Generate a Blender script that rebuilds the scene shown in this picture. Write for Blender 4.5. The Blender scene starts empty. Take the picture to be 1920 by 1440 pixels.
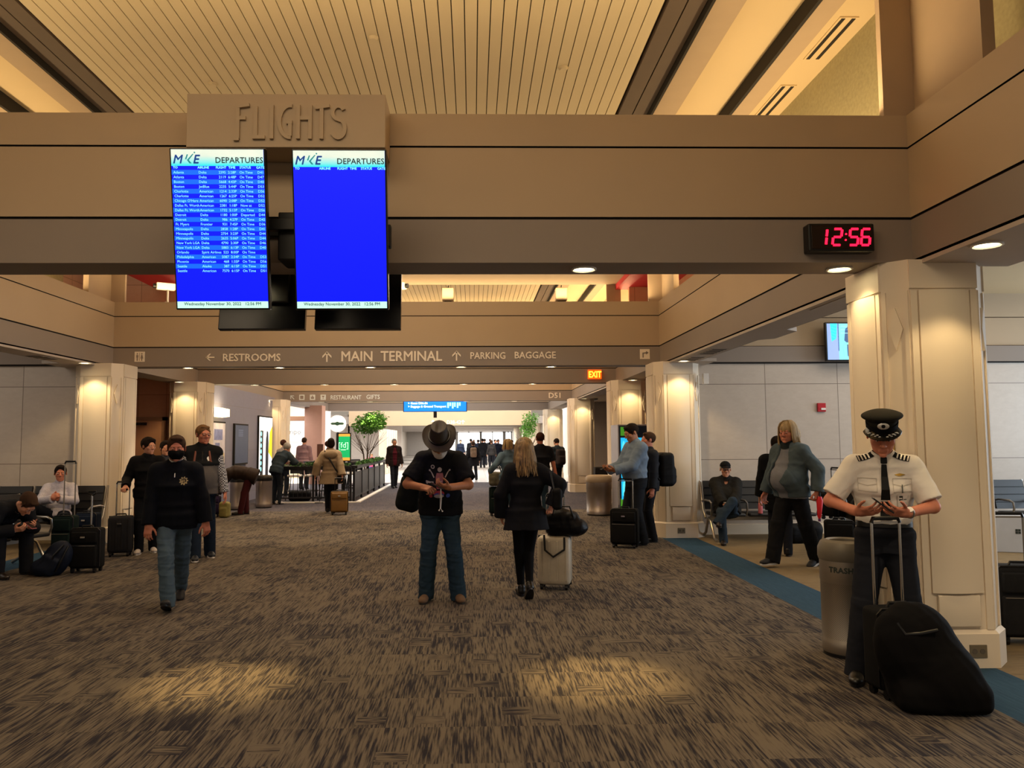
import bpy, bmesh, math, random
import numpy as np
from mathutils import Vector, Matrix, Euler
from mathutils.bvhtree import BVHTree

SC = bpy.context.scene
COL = SC.collection
PI = math.pi
random.seed(7)

# ------------------------------------------------------------------ camera
EYE = Vector((0.0, 0.0, 1.62))
FPX = 1442.0                      # focal length in pixels of the 1920 x 1440 frame
cam_data = bpy.data.cameras.new('camera')
cam_data.sensor_fit = 'HORIZONTAL'
cam_data.sensor_width = 36.0
cam_data.lens = FPX / 1920.0 * 36.0
cam_data.shift_x = 42.0 / 1920.0
cam_data.clip_end = 300
cam = bpy.data.objects.new('camera', cam_data)
COL.objects.link(cam)
CAM_R = (Matrix.Rotation(math.radians(-1.3), 3, 'Z') @ Matrix.Rotation(math.radians(94.2), 3, 'X')
         @ Matrix.Rotation(math.radians(-0.33), 3, 'Z'))
cam.matrix_world = Matrix.Translation(EYE) @ CAM_R.to_4x4()
SC.camera = cam

def ray(px, py):
    return CAM_R @ Vector(((px - 918.0) / FPX, -(py - 720.0) / FPX, -1.0))
def at(px, py, Y):
    """the point at distance Y down the concourse seen at pixel (px, py)"""
    d = ray(px, py); return EYE + d * (Y / d.y)
def ground(px, py, z=0.0):
    d = ray(px, py); return EYE + d * ((z - EYE.z) / d.z)

# ------------------------------------------------------------------ exposure, world
vs = SC.view_settings
vs.view_transform = 'Standard'; vs.look = 'None'; vs.gamma = 1.0; vs.use_curve_mapping = False
vs.exposure = 0.0
world = bpy.data.worlds.new('world'); SC.world = world
world.use_nodes = True
world.node_tree.nodes['Background'].inputs[0].default_value = (1.0, 0.84, 0.66, 1)
world.node_tree.nodes['Background'].inputs[1].default_value = 0.36

def lamp(name, kind, loc, energy, color=(1, .74, .42), rot=None, size=None, spot=None, blend=.5, radius=.04):
    d = bpy.data.lights.new(name, kind)
    d.energy = energy * (1.22 if kind == 'AREA' else 1.0); d.color = color
    if kind == 'AREA':
        d.shape = 'RECTANGLE'; d.size, d.size_y = size
    if kind == 'SPOT':
        d.spot_size = math.radians(spot); d.spot_blend = blend; d.shadow_soft_size = radius
    if kind == 'POINT': d.shadow_soft_size = radius
    o = bpy.data.objects.new(name, d); o.location = loc
    if rot: o.rotation_euler = rot
    COL.objects.link(o); return o

WARM = (1.0, .78, .52); AMBER = (1.0, .72, .36); NEUT = (1.0, .88, .74); COOL = (.72, .86, 1.0); WHITE = (1.0, .96, .9)
# cove lights on the ledges above the side beams (up at the vault and the clerestory wall)
for y0, y1, e in ((6.7, 12.5, 78), (18.0, 25.2, 170)):
    for x in (3.62, -6.54):
        lamp('uplight', 'AREA', (x, (y0 + y1) / 2, 4.12), e, AMBER, (PI, 0, 0), (.25, y1 - y0))
for y, e in ((5.8, 135), (13.2, 135), (18.0, 190), (25.2, 190)):
    lamp('uplight', 'AREA', (-1.2, y, 4.10), e, AMBER, (PI, 0, 0), (8.6, .25))  # strips added on the beam tops to brighten the slat ceiling
# fill lamps without fixtures under the ceilings, standing in for unseen room lighting
lamp('alcove_fill', 'AREA', (7.2, 9.6, 4.05), 120, NEUT, None, (4, 5))
lamp('alcove_fill', 'AREA', (-9.6, 9.6, 4.05), 75, NEUT, None, (4, 5))
lamp('vault_fill', 'AREA', (-1.4, 9.4, 5.95), 165, WARM, None, (4, 5))  # added fill; the slat ceiling carries no lamps
lamp('link_fill', 'AREA', (-1.4, 15.6, 5.1), 110, WARM, None, (5, 2.5))
lamp('vault_fill', 'AREA', (-1.4, 21.6, 5.9), 330, NEUT, None, (4, 5))
lamp('link_fill', 'AREA', (-1.4, 29.5, 4.6), 260, WHITE, None, (6, 6))
lamp('hall_fill', 'AREA', (-2.0, 39.5, 4.6), 1250, WHITE, None, (12, 10))
for y in (50, 60, 70, 80): lamp('hall_fill', 'AREA', (-1.0, y, 2.6), 620, WHITE, None, (7, 4))  # added under the low ceiling to brighten the far end
lamp('shop_light', 'AREA', (-9.5, 31.0, 3.4), 900, WHITE, None, (5, 7))
lamp('front_fill', 'AREA', (-1.4, 1.5, 5.1), 165, WARM, None, (5, 3))  # unseen fill over the camera bay, for surfaces facing the camera

# ------------------------------------------------------------------ materials
def lin(c):
    if isinstance(c, str):
        c = [int(c[i:i + 2], 16) / 255 for i in (1, 3, 5)]
    return tuple((v / 12.92 if v <= .04045 else ((v + .055) / 1.055) ** 2.4) for v in c)

_M = {}
def mat(name, col='#888888', rough=.6, metal=0.0, var=.06, vs_=6.0, bump=0.0, bs=200.0, emit=0.0, spec=.4, stretch=None, wrap=None):
    """procedural paint / cloth / metal: base colour varied by noise, optional bump"""
    if name in _M: return _M[name]
    m = bpy.data.materials.new(name); m.use_nodes = True
    nt = m.node_tree; N = nt.nodes; L = nt.links
    b = N['Principled BSDF']
    c = lin(col)
    b.inputs['Roughness'].default_value = rough; b.inputs['Metallic'].default_value = metal
    b.inputs['Specular IOR Level'].default_value = spec
    tc = N.new('ShaderNodeTexCoord')
    src = tc.outputs['Object']
    if stretch:
        mp = N.new('ShaderNodeMapping'); mp.inputs['Scale'].default_value = stretch
        L.new(src, mp.inputs[0]); src = mp.outputs[0]
    n = N.new('ShaderNodeTexNoise'); n.inputs['Scale'].default_value = vs_; n.inputs['Detail'].default_value = 4
    L.new(src, n.inputs['Vector'])
    mx = N.new('ShaderNodeMix'); mx.data_type = 'RGBA'
    mx.inputs['A'].default_value = tuple(max(0, v * (1 - var * 1.6)) for v in c) + (1,)
    mx.inputs['B'].default_value = tuple(min(1, v * (1 + var * 1.6)) for v in c) + (1,)
    L.new(n.outputs['Fac'], mx.inputs['Factor'])
    L.new(mx.outputs['Result'], b.inputs['Base Color'])
    if emit:
        L.new(mx.outputs['Result'], b.inputs['Emission Color']); b.inputs['Emission Strength'].default_value = emit
    if bump:
        n2 = N.new('ShaderNodeTexNoise'); n2.inputs['Scale'].default_value = bs; n2.inputs['Detail'].default_value = 3
        L.new(src, n2.inputs['Vector'])
        bp = N.new('ShaderNodeBump'); bp.inputs['Strength'].default_value = bump; bp.inputs['Distance'].default_value = .004
        L.new(n2.outputs['Fac'], bp.inputs['Height']); L.new(bp.outputs['Normal'], b.inputs['Normal'])
    _M[name] = m
    return m

def node_math(nt, op, a, b=None, c=None):
    n = nt.nodes.new('ShaderNodeMath'); n.operation = op
    for i, v in enumerate((a, b, c)):
        if v is None: continue
        if isinstance(v, (int, float)): n.inputs[i].default_value = v
        else: nt.links.new(v, n.inputs[i])
    return n.outputs[0]

def node_mix(nt, fac, a, b):
    n = nt.nodes.new('ShaderNodeMix'); n.data_type = 'RGBA'
    for k, v in (('Factor', fac), ('A', a), ('B', b)):
        if isinstance(v, (int, float)): n.inputs[k].default_value = v
        elif isinstance(v, tuple): n.inputs[k].default_value = v + (1,) if len(v) == 3 else v
        else: nt.links.new(v, n.inputs[k])
    return n.outputs['Result']

# ------------------------------------------------------------------ mesh building
class MB:
    """collects shapes, builds ONE mesh object"""
    def __init__(s): s.v = []; s.f = []; s.mi = []; s.cur = 0
    def add(s, vs, fs):
        o = len(s.v); s.v += [tuple(v) for v in vs]
        for f in fs: s.f.append([i + o for i in f]); s.mi.append(s.cur)
        return s
    def m(s, i): s.cur = i; return s
    def box(s, x0, x1, y0, y1, z0, z1, bev=0.0):
        if bev <= 0:
            v = [(x, y, z) for z in (z0, z1) for y in (y0, y1) for x in (x0, x1)]
            return s.add(v, [(0, 2, 3, 1), (4, 5, 7, 6), (0, 1, 5, 4), (2, 6, 7, 3), (0, 4, 6, 2), (1, 3, 7, 5)])
        bm = bmesh.new()
        bmesh.ops.create_cube(bm, size=1)
        for v in bm.verts:
            v.co = ((x0 + x1) / 2 + v.co.x * (x1 - x0), (y0 + y1) / 2 + v.co.y * (y1 - y0), (z0 + z1) / 2 + v.co.z * (z1 - z0))
        bev = min(bev, .49 * min(abs(x1 - x0), abs(y1 - y0), abs(z1 - z0)))
        bmesh.ops.bevel(bm, geom=bm.edges[:] , offset=bev, segments=3, profile=.5, affect='EDGES')
        s.bm(bm); return s
    def bm(s, bm, M=None):
        bm.verts.index_update()
        s.add([(M @ v.co if M else v.co) for v in bm.verts], [[v.index for v in f.verts] for f in bm.faces]); bm.free()
        return s
    def mesh(s, o, M=None):
        s.add([(M @ v.co if M else v.co) for v in o.vertices], [list(p.vertices) for p in o.polygons]); return s
    def prism(s, pts, axis, a0, a1):
        """polygon pts (2-D) extruded along axis ('x','y','z') from a0 to a1"""
        n = len(pts)
        def P(p, a): return {'x': (a, p[0], p[1]), 'y': (p[0], a, p[1]), 'z': (p[0], p[1], a)}[axis]
        v = [P(p, a0) for p in pts] + [P(p, a1) for p in pts]
        f = [[i, (i + 1) % n, n + (i + 1) % n, n + i] for i in range(n)] + [list(range(n))[::-1], [n + i for i in range(n)]]
        return s.add(v, f)
    def ring(s, rings, close=True, caps=True):
        """loft through rings (lists of equal length of points)"""
        n = len(rings[0]); v = [p for r in rings for p in r]; f = []
        for k in range(len(rings) - 1):
            for i in range(n if close else n - 1):
                j = (i + 1) % n
                f.append([k * n + i, k * n + j, (k + 1) * n + j, (k + 1) * n + i])
        if caps: f += [list(range(n))[::-1], [(len(rings) - 1) * n + i for i in range(n)]]
        return s.add(v, f)
    def lathe(s, prof, c=(0, 0, 0), n=32):
        """prof: list of (r, z)"""
        return s.ring([[(c[0] + r * math.cos(2 * PI * i / n), c[1] + r * math.sin(2 * PI * i / n), c[2] + z) for i in range(n)] for r, z in prof])
    def tube(s, pts, r, n=8, closed=False):
        pts = [Vector(p) for p in pts]; rs = r if isinstance(r, (list, tuple)) else [r] * len(pts)
        rings = []; up = None
        for i, p in enumerate(pts):
            a = pts[i - 1] if i or closed else p; b = pts[(i + 1) % len(pts)] if i < len(pts) - 1 or closed else p
            t = (b - a).normalized()
            if up is None:
                up = t.orthogonal().normalized()
            u = (up - t * up.dot(t))
            u = u.normalized() if u.length > 1e-5 else t.orthogonal().normalized()
            up = u; w = t.cross(u)
            rings.append([p + (u * math.cos(2 * PI * k / n) + w * math.sin(2 * PI * k / n)) * rs[i] for k in range(n)])
        if closed:
            rings.append(rings[0]); return s.ring(rings, caps=False)
        return s.ring(rings)
    def cyl(s, a, b, r, r2=None, n=20):
        return s.tube([a, b], [r, r if r2 is None else r2], n)
    def quad(s, a, b, c, d): return s.add([a, b, c, d], [(0, 1, 2, 3)])
    def ball(s, c, r, n=14, M=None):
        r = (r, r, r) if isinstance(r, (int, float)) else r
        rings = []
        for i in range(1, n):
            t = PI * i / n
            rings.append([Vector((r[0] * math.sin(t) * math.cos(2 * PI * k / (2 * n)), r[1] * math.sin(t) * math.sin(2 * PI * k / (2 * n)), -r[2] * math.cos(t))) for k in range(2 * n)])
        if M: rings = [[M @ p for p in q] for q in rings]
        return s.ring([[p + Vector(c) for p in q] for q in rings])
    def xf(s, M):
        s.v = [tuple(M @ Vector(v)) for v in s.v]; return s
    def build(s, name, mats, parent=None, smooth=False, sharp=None):
        me = bpy.data.meshes.new(name); me.from_pydata(s.v, [], s.f); me.validate()
        mats = mats if isinstance(mats, (list, tuple)) else [mats]
        for m in mats: me.materials.append(m)
        if len(mats) > 1 and len(me.polygons) == len(s.mi):
            me.polygons.foreach_set('material_index', s.mi)
        bm = bmesh.new(); bm.from_mesh(me); bmesh.ops.recalc_face_normals(bm, faces=bm.faces); bm.to_mesh(me); bm.free()
        if smooth:
            me.polygons.foreach_set('use_smooth', [True] * len(me.polygons))
            me.set_sharp_from_angle(angle=math.radians(sharp or 40))
        o = bpy.data.objects.new(name, me); COL.objects.link(o)
        if parent: o.parent = parent
        return o

def empty(name, loc=(0, 0, 0), rz=0.0):
    o = bpy.data.objects.new(name, None); o.empty_display_size = .1
    o.location = loc; o.rotation_euler = (0, 0, rz); COL.objects.link(o); return o
def tag(o, label=None, cat=None, group=None, kind=None):
    for k, v in (('label', label), ('category', cat), ('group', group), ('kind', kind)):
        if v: o[k] = v
    return o
def struct(o):
    o['kind'] = 'structure'; return o
def plabel(o, label): o['label'] = label; return o
def copy_tree(o, parent=None):
    c = o.copy(); COL.objects.link(c); c.parent = parent
    for ch in list(o.children): copy_tree(ch, c)
    return c

def text_mb(body, size, mb=None, M=None, ext=0.0, bold=0.0, align='LEFT', space=1.0, shear=0.0, line=1.0):
    """text as mesh; lies in local XZ (reads towards -Y) before M"""
    cu = bpy.data.curves.new('text_shape', 'FONT'); cu.body = body; cu.size = size; cu.extrude = ext
    cu.align_x = align; cu.space_character = space; cu.shear = shear; cu.space_line = line
    cu.resolution_u = 2
    o = bpy.data.objects.new('text_shape', cu)
    COL.objects.link(o)
    dg = bpy.context.evaluated_depsgraph_get()
    me = bpy.data.meshes.new_from_object(o.evaluated_get(dg))
    bpy.data.objects.remove(o); bpy.data.curves.remove(cu)
    R = Matrix.Rotation(PI / 2, 4, 'X')
    mb = mb or MB()
    for i, (dx, dz) in enumerate(((0, 0), (-bold, 0), (bold, 0), (0, bold), (0, -bold)) if bold else ((0, 0),)):
        mb.mesh(me, (M or Matrix()) @ T(dx, -.00025 * i, dz) @ R)
    bpy.data.meshes.remove(me)
    return mb
def T(x, y, z): return Matrix.Translation((x, y, z))
def RX(a): return Matrix.Rotation(math.radians(a), 4, 'X')
def RY(a): return Matrix.Rotation(math.radians(a), 4, 'Y')
def RZ(a): return Matrix.Rotation(math.radians(a), 4, 'Z')
# ------------------------------------------------------------------ the concourse: shell
XL, XR = -6.22, 3.30          # inner faces of the side beams
ZB, ZT = 2.93, 4.06           # underside and top of the beams
BEAMS = [(5.6, 6.0), (13.4, 13.8), (17.55, 17.95), (25.4, 25.8), (33.4, 33.8)]

M_beam = mat('beige_beam_paint', '#b29d82', .75, var=.03, vs_=1.5)
M_low = mat('taupe_lower_band', '#8c8076', .7, var=.03, vs_=1.5)
M_joint = mat('dark_reveal', '#1a1410', .8)
M_soffit = mat('grey_soffit', '#b3a89e', .7, var=.03)
M_ceil = mat('slat_paint', '#c6b698', .7, var=.05, vs_=.9)
M_board = mat('dark_board', '#57483e', .7, var=.05)
M_fascia = mat('brown_fascia', '#a8927a', .7, var=.03)
M_plaster = mat('cream_plaster', '#cdb690', .8, var=.03, vs_=1.2)
M_rough = mat('textured_plaster', '#a09672', .9, var=.16, vs_=26, bump=.5, bs=60)
M_col = mat('column_cream', '#e6d8c3', .62, var=.03, vs_=1.5)
M_colshade = mat('column_recess', '#8f7c69', .7, var=.03)
M_peach = mat('peach_panel', '#c79a7c', .6, var=.05, vs_=2)
M_red = mat('red_soffit', '#c8323c', .6, var=.05)
M_grey = mat('grey_lilac_wall', '#a9a1a4', .7, var=.04)
M_white = mat('white_paint', '#e6e2dc', .6, var=.03)
M_black = mat('black_plastic', '#0c0c0e', .35, var=.1)
M_steel = mat('brushed_steel', '#b9b4ad', .34, 1.0, var=.05, vs_=30, stretch=(1, 1, 12))
M_chrome = mat('chrome', '#d5d3d0', .18, 1.0, var=.02)

def carpet():
    m = bpy.data.materials.new('streaked_carpet'); m.use_nodes = True
    nt = m.node_tree; N = nt.nodes; L = nt.links; b = N['Principled BSDF']
    b.inputs['Roughness'].default_value = .95; b.inputs['Specular IOR Level'].default_value = .15
    g = N.new('ShaderNodeNewGeometry'); sp = N.new('ShaderNodeSeparateXYZ'); L.new(g.outputs['Position'], sp.inputs[0])
    X, Y = sp.outputs[0], sp.outputs[1]
    def comb(x, y, z=0.0):
        c = N.new('ShaderNodeCombineXYZ')
        for i, v in enumerate((x, y, z)):
            if isinstance(v, (int, float)): c.inputs[i].default_value = v
            else: L.new(v, c.inputs[i])
        return c.outputs[0]
    tx = node_math(nt, 'FLOOR', node_math(nt, 'DIVIDE', X, .50)); ty = node_math(nt, 'FLOOR', node_math(nt, 'DIVIDE', Y, .50))
    wn = N.new('ShaderNodeTexWhiteNoise'); wn.noise_dimensions = '2D'; L.new(comb(tx, ty), wn.inputs['Vector'])
    tid = wn.outputs['Value']
    def noise(vec, scale, detail=2.0, rough=.5):
        n = N.new('ShaderNodeTexNoise'); n.inputs['Scale'].default_value = scale; n.inputs['Detail'].default_value = detail
        n.inputs['Roughness'].default_value = rough; L.new(vec, n.inputs['Vector']); return n.outputs['Fac']
    off = node_math(nt, 'MULTIPLY', tid, 37.0)
    along = noise(comb(node_math(nt, 'MULTIPLY', X, 80.0), node_math(nt, 'MULTIPLY', Y, 4.2), off), 1.0, 3, .55)
    cross = noise(comb(node_math(nt, 'MULTIPLY', X, 5.5), node_math(nt, 'MULTIPLY', Y, 58.0), off), 1.0, 3, .6)
    wn2 = N.new('ShaderNodeTexWhiteNoise'); wn2.noise_dimensions = '2D'
    L.new(comb(node_math(nt, 'FLOOR', node_math(nt, 'DIVIDE', X, .17)), node_math(nt, 'FLOOR', node_math(nt, 'DIVIDE', Y, .13))), wn2.inputs['Vector'])
    pick = node_math(nt, 'GREATER_THAN', wn2.outputs['Value'], .94)
    st = node_math(nt, 'ADD', node_math(nt, 'MULTIPLY', along, node_math(nt, 'SUBTRACT', 1.0, pick)), node_math(nt, 'MULTIPLY', cross, pick))
    big = noise(comb(X, Y), .55, 3)
    blk = noise(comb(node_math(nt, 'MULTIPLY', X, 5.5), node_math(nt, 'MULTIPLY', Y, 1.6), off), 1.0, 2)
    thr = node_math(nt, 'ADD', node_math(nt, 'MULTIPLY', big, .16), node_math(nt, 'MULTIPLY', blk, .34))
    thr = node_math(nt, 'ADD', thr, node_math(nt, 'MULTIPLY', tid, .07))
    k = node_math(nt, 'SUBTRACT', st, thr)
    mr = N.new('ShaderNodeMapRange'); mr.inputs['From Min'].default_value = .09; mr.inputs['From Max'].default_value = .30
    L.new(k, mr.inputs['Value'])
    fine = noise(comb(X, Y), 420.0, 2)
    c = node_mix(nt, mr.outputs['Result'], lin('#26242b'), lin('#6f6557'))
    c = node_mix(nt, node_math(nt, 'MULTIPLY', fine, .3), c, lin('#28262a'))
    # blue border strips in front of the columns, tan pattern in the seating areas
    def band(a, e):
        return node_math(nt, 'MULTIPLY', node_math(nt, 'GREATER_THAN', X, a), node_math(nt, 'LESS_THAN', X, e))
    blue = node_math(nt, 'ADD', band(3.12, 3.68), band(-6.45, -5.92))
    blue = node_math(nt, 'MULTIPLY', blue, node_math(nt, 'LESS_THAN', Y, 13.2))
    c = node_mix(nt, blue, c, node_mix(nt, st, lin('#1b3348'), lin('#38566c')))
    tan = node_math(nt, 'MULTIPLY', node_math(nt, 'ADD', node_math(nt, 'GREATER_THAN', X, 3.68), node_math(nt, 'LESS_THAN', X, -6.45)), node_math(nt, 'LESS_THAN', Y, 13.2))
    c = node_mix(nt, tan, c, node_mix(nt, cross, lin('#574a39'), lin('#97825f')))
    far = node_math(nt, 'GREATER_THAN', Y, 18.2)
    c = node_mix(nt, node_math(nt, 'MULTIPLY', far, .7), c, node_mix(nt, st, lin('#31303b'), lin('#56535f')))  # cool light beyond the link bay is put into the carpet colour
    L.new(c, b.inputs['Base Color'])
    bp = N.new('ShaderNodeBump'); bp.inputs['Strength'].default_value = .35; bp.inputs['Distance'].default_value = .006
    L.new(node_math(nt, 'ADD', st, fine), bp.inputs['Height']); L.new(bp.outputs['Normal'], b.inputs['Normal'])
    return m
def tile_mat(name, c0, c1, joint, w, h, z0=0.0, rough=.5, axes='xz', var=14.0):
    """large stone tiles w x h with fine joints; axes picks the two object axes"""
    m = bpy.data.materials.new(name); m.use_nodes = True
    nt = m.node_tree; N = nt.nodes; L = nt.links; b = N['Principled BSDF']; b.inputs['Roughness'].default_value = rough
    g = N.new('ShaderNodeNewGeometry'); sp = N.new('ShaderNodeSeparateXYZ'); L.new(g.outputs['Position'], sp.inputs[0])
    A = sp.outputs['xyz'.index(axes[0])]; B = node_math(nt, 'SUBTRACT', sp.outputs['xyz'.index(axes[1])], z0)
    def line(v, p):
        f = node_math(nt, 'FRACT', node_math(nt, 'DIVIDE', v, p))
        d = node_math(nt, 'MINIMUM', f, node_math(nt, 'SUBTRACT', 1.0, f))
        return node_math(nt, 'LESS_THAN', node_math(nt, 'MULTIPLY', d, p), .0055)
    j = node_math(nt, 'MAXIMUM', line(A, w), line(B, h))
    n = N.new('ShaderNodeTexNoise'); n.inputs['Scale'].default_value = var; n.inputs['Detail'].default_value = 6; n.inputs['Roughness'].default_value = .65
    mp = N.new('ShaderNodeMapping'); mp.inputs['Scale'].default_value = (.5, .5, 1); L.new(g.outputs['Position'], mp.inputs[0]); L.new(mp.outputs[0], n.inputs['Vector'])
    cv = N.new('ShaderNodeCombineXYZ')
    L.new(node_math(nt, 'FLOOR', node_math(nt, 'DIVIDE', A, w)), cv.inputs[0]); L.new(node_math(nt, 'FLOOR', node_math(nt, 'DIVIDE', B, h)), cv.inputs[1])
    wn = N.new('ShaderNodeTexWhiteNoise'); L.new(cv.outputs[0], wn.inputs['Vector'])
    f = node_math(nt, 'ADD', node_math(nt, 'MULTIPLY', n.outputs['Fac'], .8), node_math(nt, 'MULTIPLY', wn.outputs['Value'], .25))
    c = node_mix(nt, f, lin(c0), lin(c1))
    L.new(node_mix(nt, j, c, lin(joint)), b.inputs['Base Color'])
    return m
M_tile = tile_mat('limestone_tile', '#b0a396', '#c9beb2', '#75695e', 1.27, 1.30, 1.27 - .0)
M_gloss = tile_mat('white_floor_tile', '#cfc9c6', '#e2dcd8', '#b0a8a4', .6, .6, 0, .16, 'xy')
M_lilactile = tile_mat('lilac_grey_tile', '#747280', '#858393', '#756e70', 1.4, 1.15, .25, .5, 'yz')
M_peachtile = tile_mat('peach_tile', '#bd8e6e', '#cfa083', '#8f684e', .62, .62, .2, .5, 'xz')
M_peachside = tile_mat('peach_side_tile', '#bd8e6e', '#cfa083', '#8f684e', .62, .62, .2, .5, 'yz')

def slab(name, x0, x1, y0, y1, z0, z1, m):
    return struct(MB().box(x0, x1, y0, y1, z0, z1).build(name, m))
M_carpet = carpet()
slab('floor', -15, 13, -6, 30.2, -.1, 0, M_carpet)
slab('floor', -15, 13, 30.2, 43, -.1, 0, M_gloss)
slab('floor', -15, 13, 43, 90, -.1, 0, mat('far_carpet', '#8b847c', .95, var=.2, vs_=3))

# ---- beams: three tiers split by dark reveals
PROF = [(0.0, ZB), (0.0, 3.255), (.018, 3.255), (.018, 3.275), (0.0, 3.275), (0.0, 3.80), (.018, 3.80), (.018, 3.815), (0.0, 3.815), (0.0, ZT)]
def beam(name, axis, a0, a1, f0, f1):
    """axis: direction the beam runs; f0 the face towards the concourse/camera, f1 the other face"""
    mb = MB(); s = 1 if f1 > f0 else -1
    left = [(f0 + s * o, z) for o, z in PROF]; right = [(f1 - s * o, z) for o, z in PROF][::-1]
    pts = left + right; n = len(pts)
    def P(p, a): return (a, p[0], p[1]) if axis == 'x' else (p[0], a, p[1])
    v = [P(p, a0) for p in pts] + [P(p, a1) for p in pts]
    o = len(mb.v); mb.v += v
    k = len(PROF)
    for i in range(n):
        j = (i + 1) % n
        mb.f.append([i, j, n + j, n + i])
        q = i if i < k else n - 2 - i
        mb.mi.append(2 if q in (1, 2, 3, 5, 6, 7) and i != k - 1 and i != n - 1 else (1 if q == 0 or i == n - 1 else 0))
    mb.f += [list(range(n))[::-1], [n + i for i in range(n)]]; mb.mi += [0, 0]
    return struct(mb.build(name, [M_beam, M_low, M_joint]))
for y0, y1 in BEAMS:
    beam('beam', 'x', XL - .02, XR + .02, y0, y1)
for y0, y1 in ((-3.0, 5.75), (5.85, 13.5), (17.85, 25.5), (25.7, 33.5)):
    beam('beam', 'y', y0, y1, XR, XR + .5)
    beam('beam', 'y', y0, y1, XL, XL - .5)
for y0, y1 in ((13.7, 17.65),):
    beam('beam', 'y', y0, y1, XR, XR + .5); beam('beam', 'y', y0, y1, XL, XL - .5)

# soffit plates under the side beams, outer edge stepping out at the vents
for sgn, xi in ((1, XR), (-1, XL)):
    for y0, y1 in ((-1.0, 5.6), (6.0, 13.4), (17.95, 25.4)):
        Lq = y1 - y0
        prof = [(0.0, 0), (0, Lq), (.72, Lq), (.72, Lq - .9), (.40, Lq - .9), (.40, Lq * .52), (.58, Lq * .50), (.58, Lq * .41), (.40, Lq * .39), (.40, 1.05), (.72, .95), (.72, 0)]
        mb = MB(); mb.prism([(xi + sgn * a, y0 + b) for a, b in prof], 'z', ZB - .03, ZB + .02)
        struct(mb.build('ceiling', M_soffit))
# soffit light panels / vents
def vent(x, y, w, l, n, label, grp=None):
    r = empty('air_vent', (x, y, ZB - .03)); tag(r, label, 'vent', grp)
    MB().box(-w / 2, w / 2, -l / 2, l / 2, -.006, .002).build('frame', M_soffit, r)
    mb = MB()
    for i in range(n):
        q = -l / 2 + (i + .5) * l / n; mb.box(-w * .42, w * .42, q - l / n * .25, q + l / n * .25, -.009, -.005)
    mb.build('slot', M_joint, r)
vent(XR + .2, 7.15, .26, .75, 0, 'flush grey panel in the soffit beside the near right column')
vent(XR + .22, 11.1, .24, .7, 5, 'slotted grille in the right side beam soffit near the second column')
vent(XR + .22, 12.1, .24, .6, 4, 'slotted grille in the right soffit closest to the back wall')
vent(XL - .22, 8.6, .26, .9, 5, 'slotted grille in the left side beam soffit nearest the frame edge')
vent(XL - .22, 10.1, .24, .6, 4, 'slotted grille in the left soffit above the seated men')
vent(XL - .22, 11.6, .24, .6, 3, 'slotted grille in the left soffit close to the left column')

# ---- ledge above side beams, clerestory wall, vaults
VC = (XL + XR) / 2 + .2
for sgn, xi in ((1, XR), (-1, XL)):
    slab('trim_1' if sgn > 0 else 'trim_2', *sorted((xi + sgn * .45, xi + sgn * 1.0)), -6, 33.4, 4.02, 4.07, M_beam)
    xw = xi + sgn * .90
    slab('wall_right' if sgn > 0 else 'wall_left', *sorted((xw, xw + sgn * .1)), -6, 13.4, 4.0, 6.3, M_rough)
    slab('wall_right' if sgn > 0 else 'wall_left', *sorted((xw, xw + sgn * .1)), 17.6, 33.4, 4.0, 6.3, M_plaster)
def vault(y0, y1):
    mb = MB(); x = VC - 3.22
    while x < VC + 3.2:
        mb.box(x, x + .123, y0, y1, 6.0, 6.03); x += .134
    struct(mb.build('ceiling', M_ceil))
    slab('ceiling', VC - 6, VC + 6, y0, y1, 6.10, 6.2, M_joint)
    for s in (1, -1):
        def sx(a, b): return sorted((VC + s * a, VC + s * b))
        mb = MB()
        mb.box(*sx(3.24, 3.42), y0, y1, 5.98, 6.1); mb.box(*sx(3.435, 3.62), y0, y1, 5.98, 6.1)
        struct(mb.build('ceiling', M_board))
        slab('ceiling', *sx(3.63, 3.66), y0, y1, 5.9, 6.1, M_joint)
        slab('ceiling', *sx(3.66, 3.98), y0, y1, 5.93, 6.1, M_fascia)
        slab('ceiling', *sx(3.98, 4.62), y0, y1, 6.02, 6.1, M_plaster)
        slab('ceiling', *sx(4.62, 4.66), y0, y1, 5.84, 6.1, M_joint)
        slab('ceiling', *sx(4.66, 4.92), y0, y1, 5.88, 6.1, M_fascia)
        slab('ceiling', *sx(4.92, 6.0), y0, y1, 6.02, 6.1, M_plaster)
vault(5.6, 13.4); vault(17.6, 25.4)
for sx_ in (1,):
    for y, l in ((8.1, .9), (9.75, 1.1), (21.2, 1.0)):
        r = empty('slot_diffuser', (VC + 5.22, y, 6.02))
        tag(r, {8.1: 'twin slot air diffuser in the cream vault nearest the top edge', 9.75: 'twin slot air diffuser in the cream vault just above the near beam', 21.2: 'small twin slot diffuser in the far vault above the sign beam'}[y], 'vent')
        MB().box(-.10, .10, -l / 2, l / 2, -.012, .01).build('frame', M_plaster, r)
        MB().box(-.075, -.035, -l / 2 + .02, l / 2 - .02, -.016, -.006).box(.035, .075, -l / 2 + .02, l / 2 - .02, -.016, -.006).build('slot', M_joint, r)
for x, y, lab in ((VC - 1.9, 9.2, 'round sprinkler cap in the slat ceiling towards the dark left strip'), (VC + .2, 8.1, 'round sprinkler cap in the slat ceiling near its middle'), (VC + 2.35, 8.75, 'round sprinkler cap in the slat ceiling towards the right strip')):
    tag(MB().lathe([(.0, -.03), (.04, -.03), (.055, -.012), (.06, 0.0), (0, 0)], (x, y, 6.0), 20).build('sprinkler_cap', M_ceil, None, True), lab, 'sprinkler')
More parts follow.
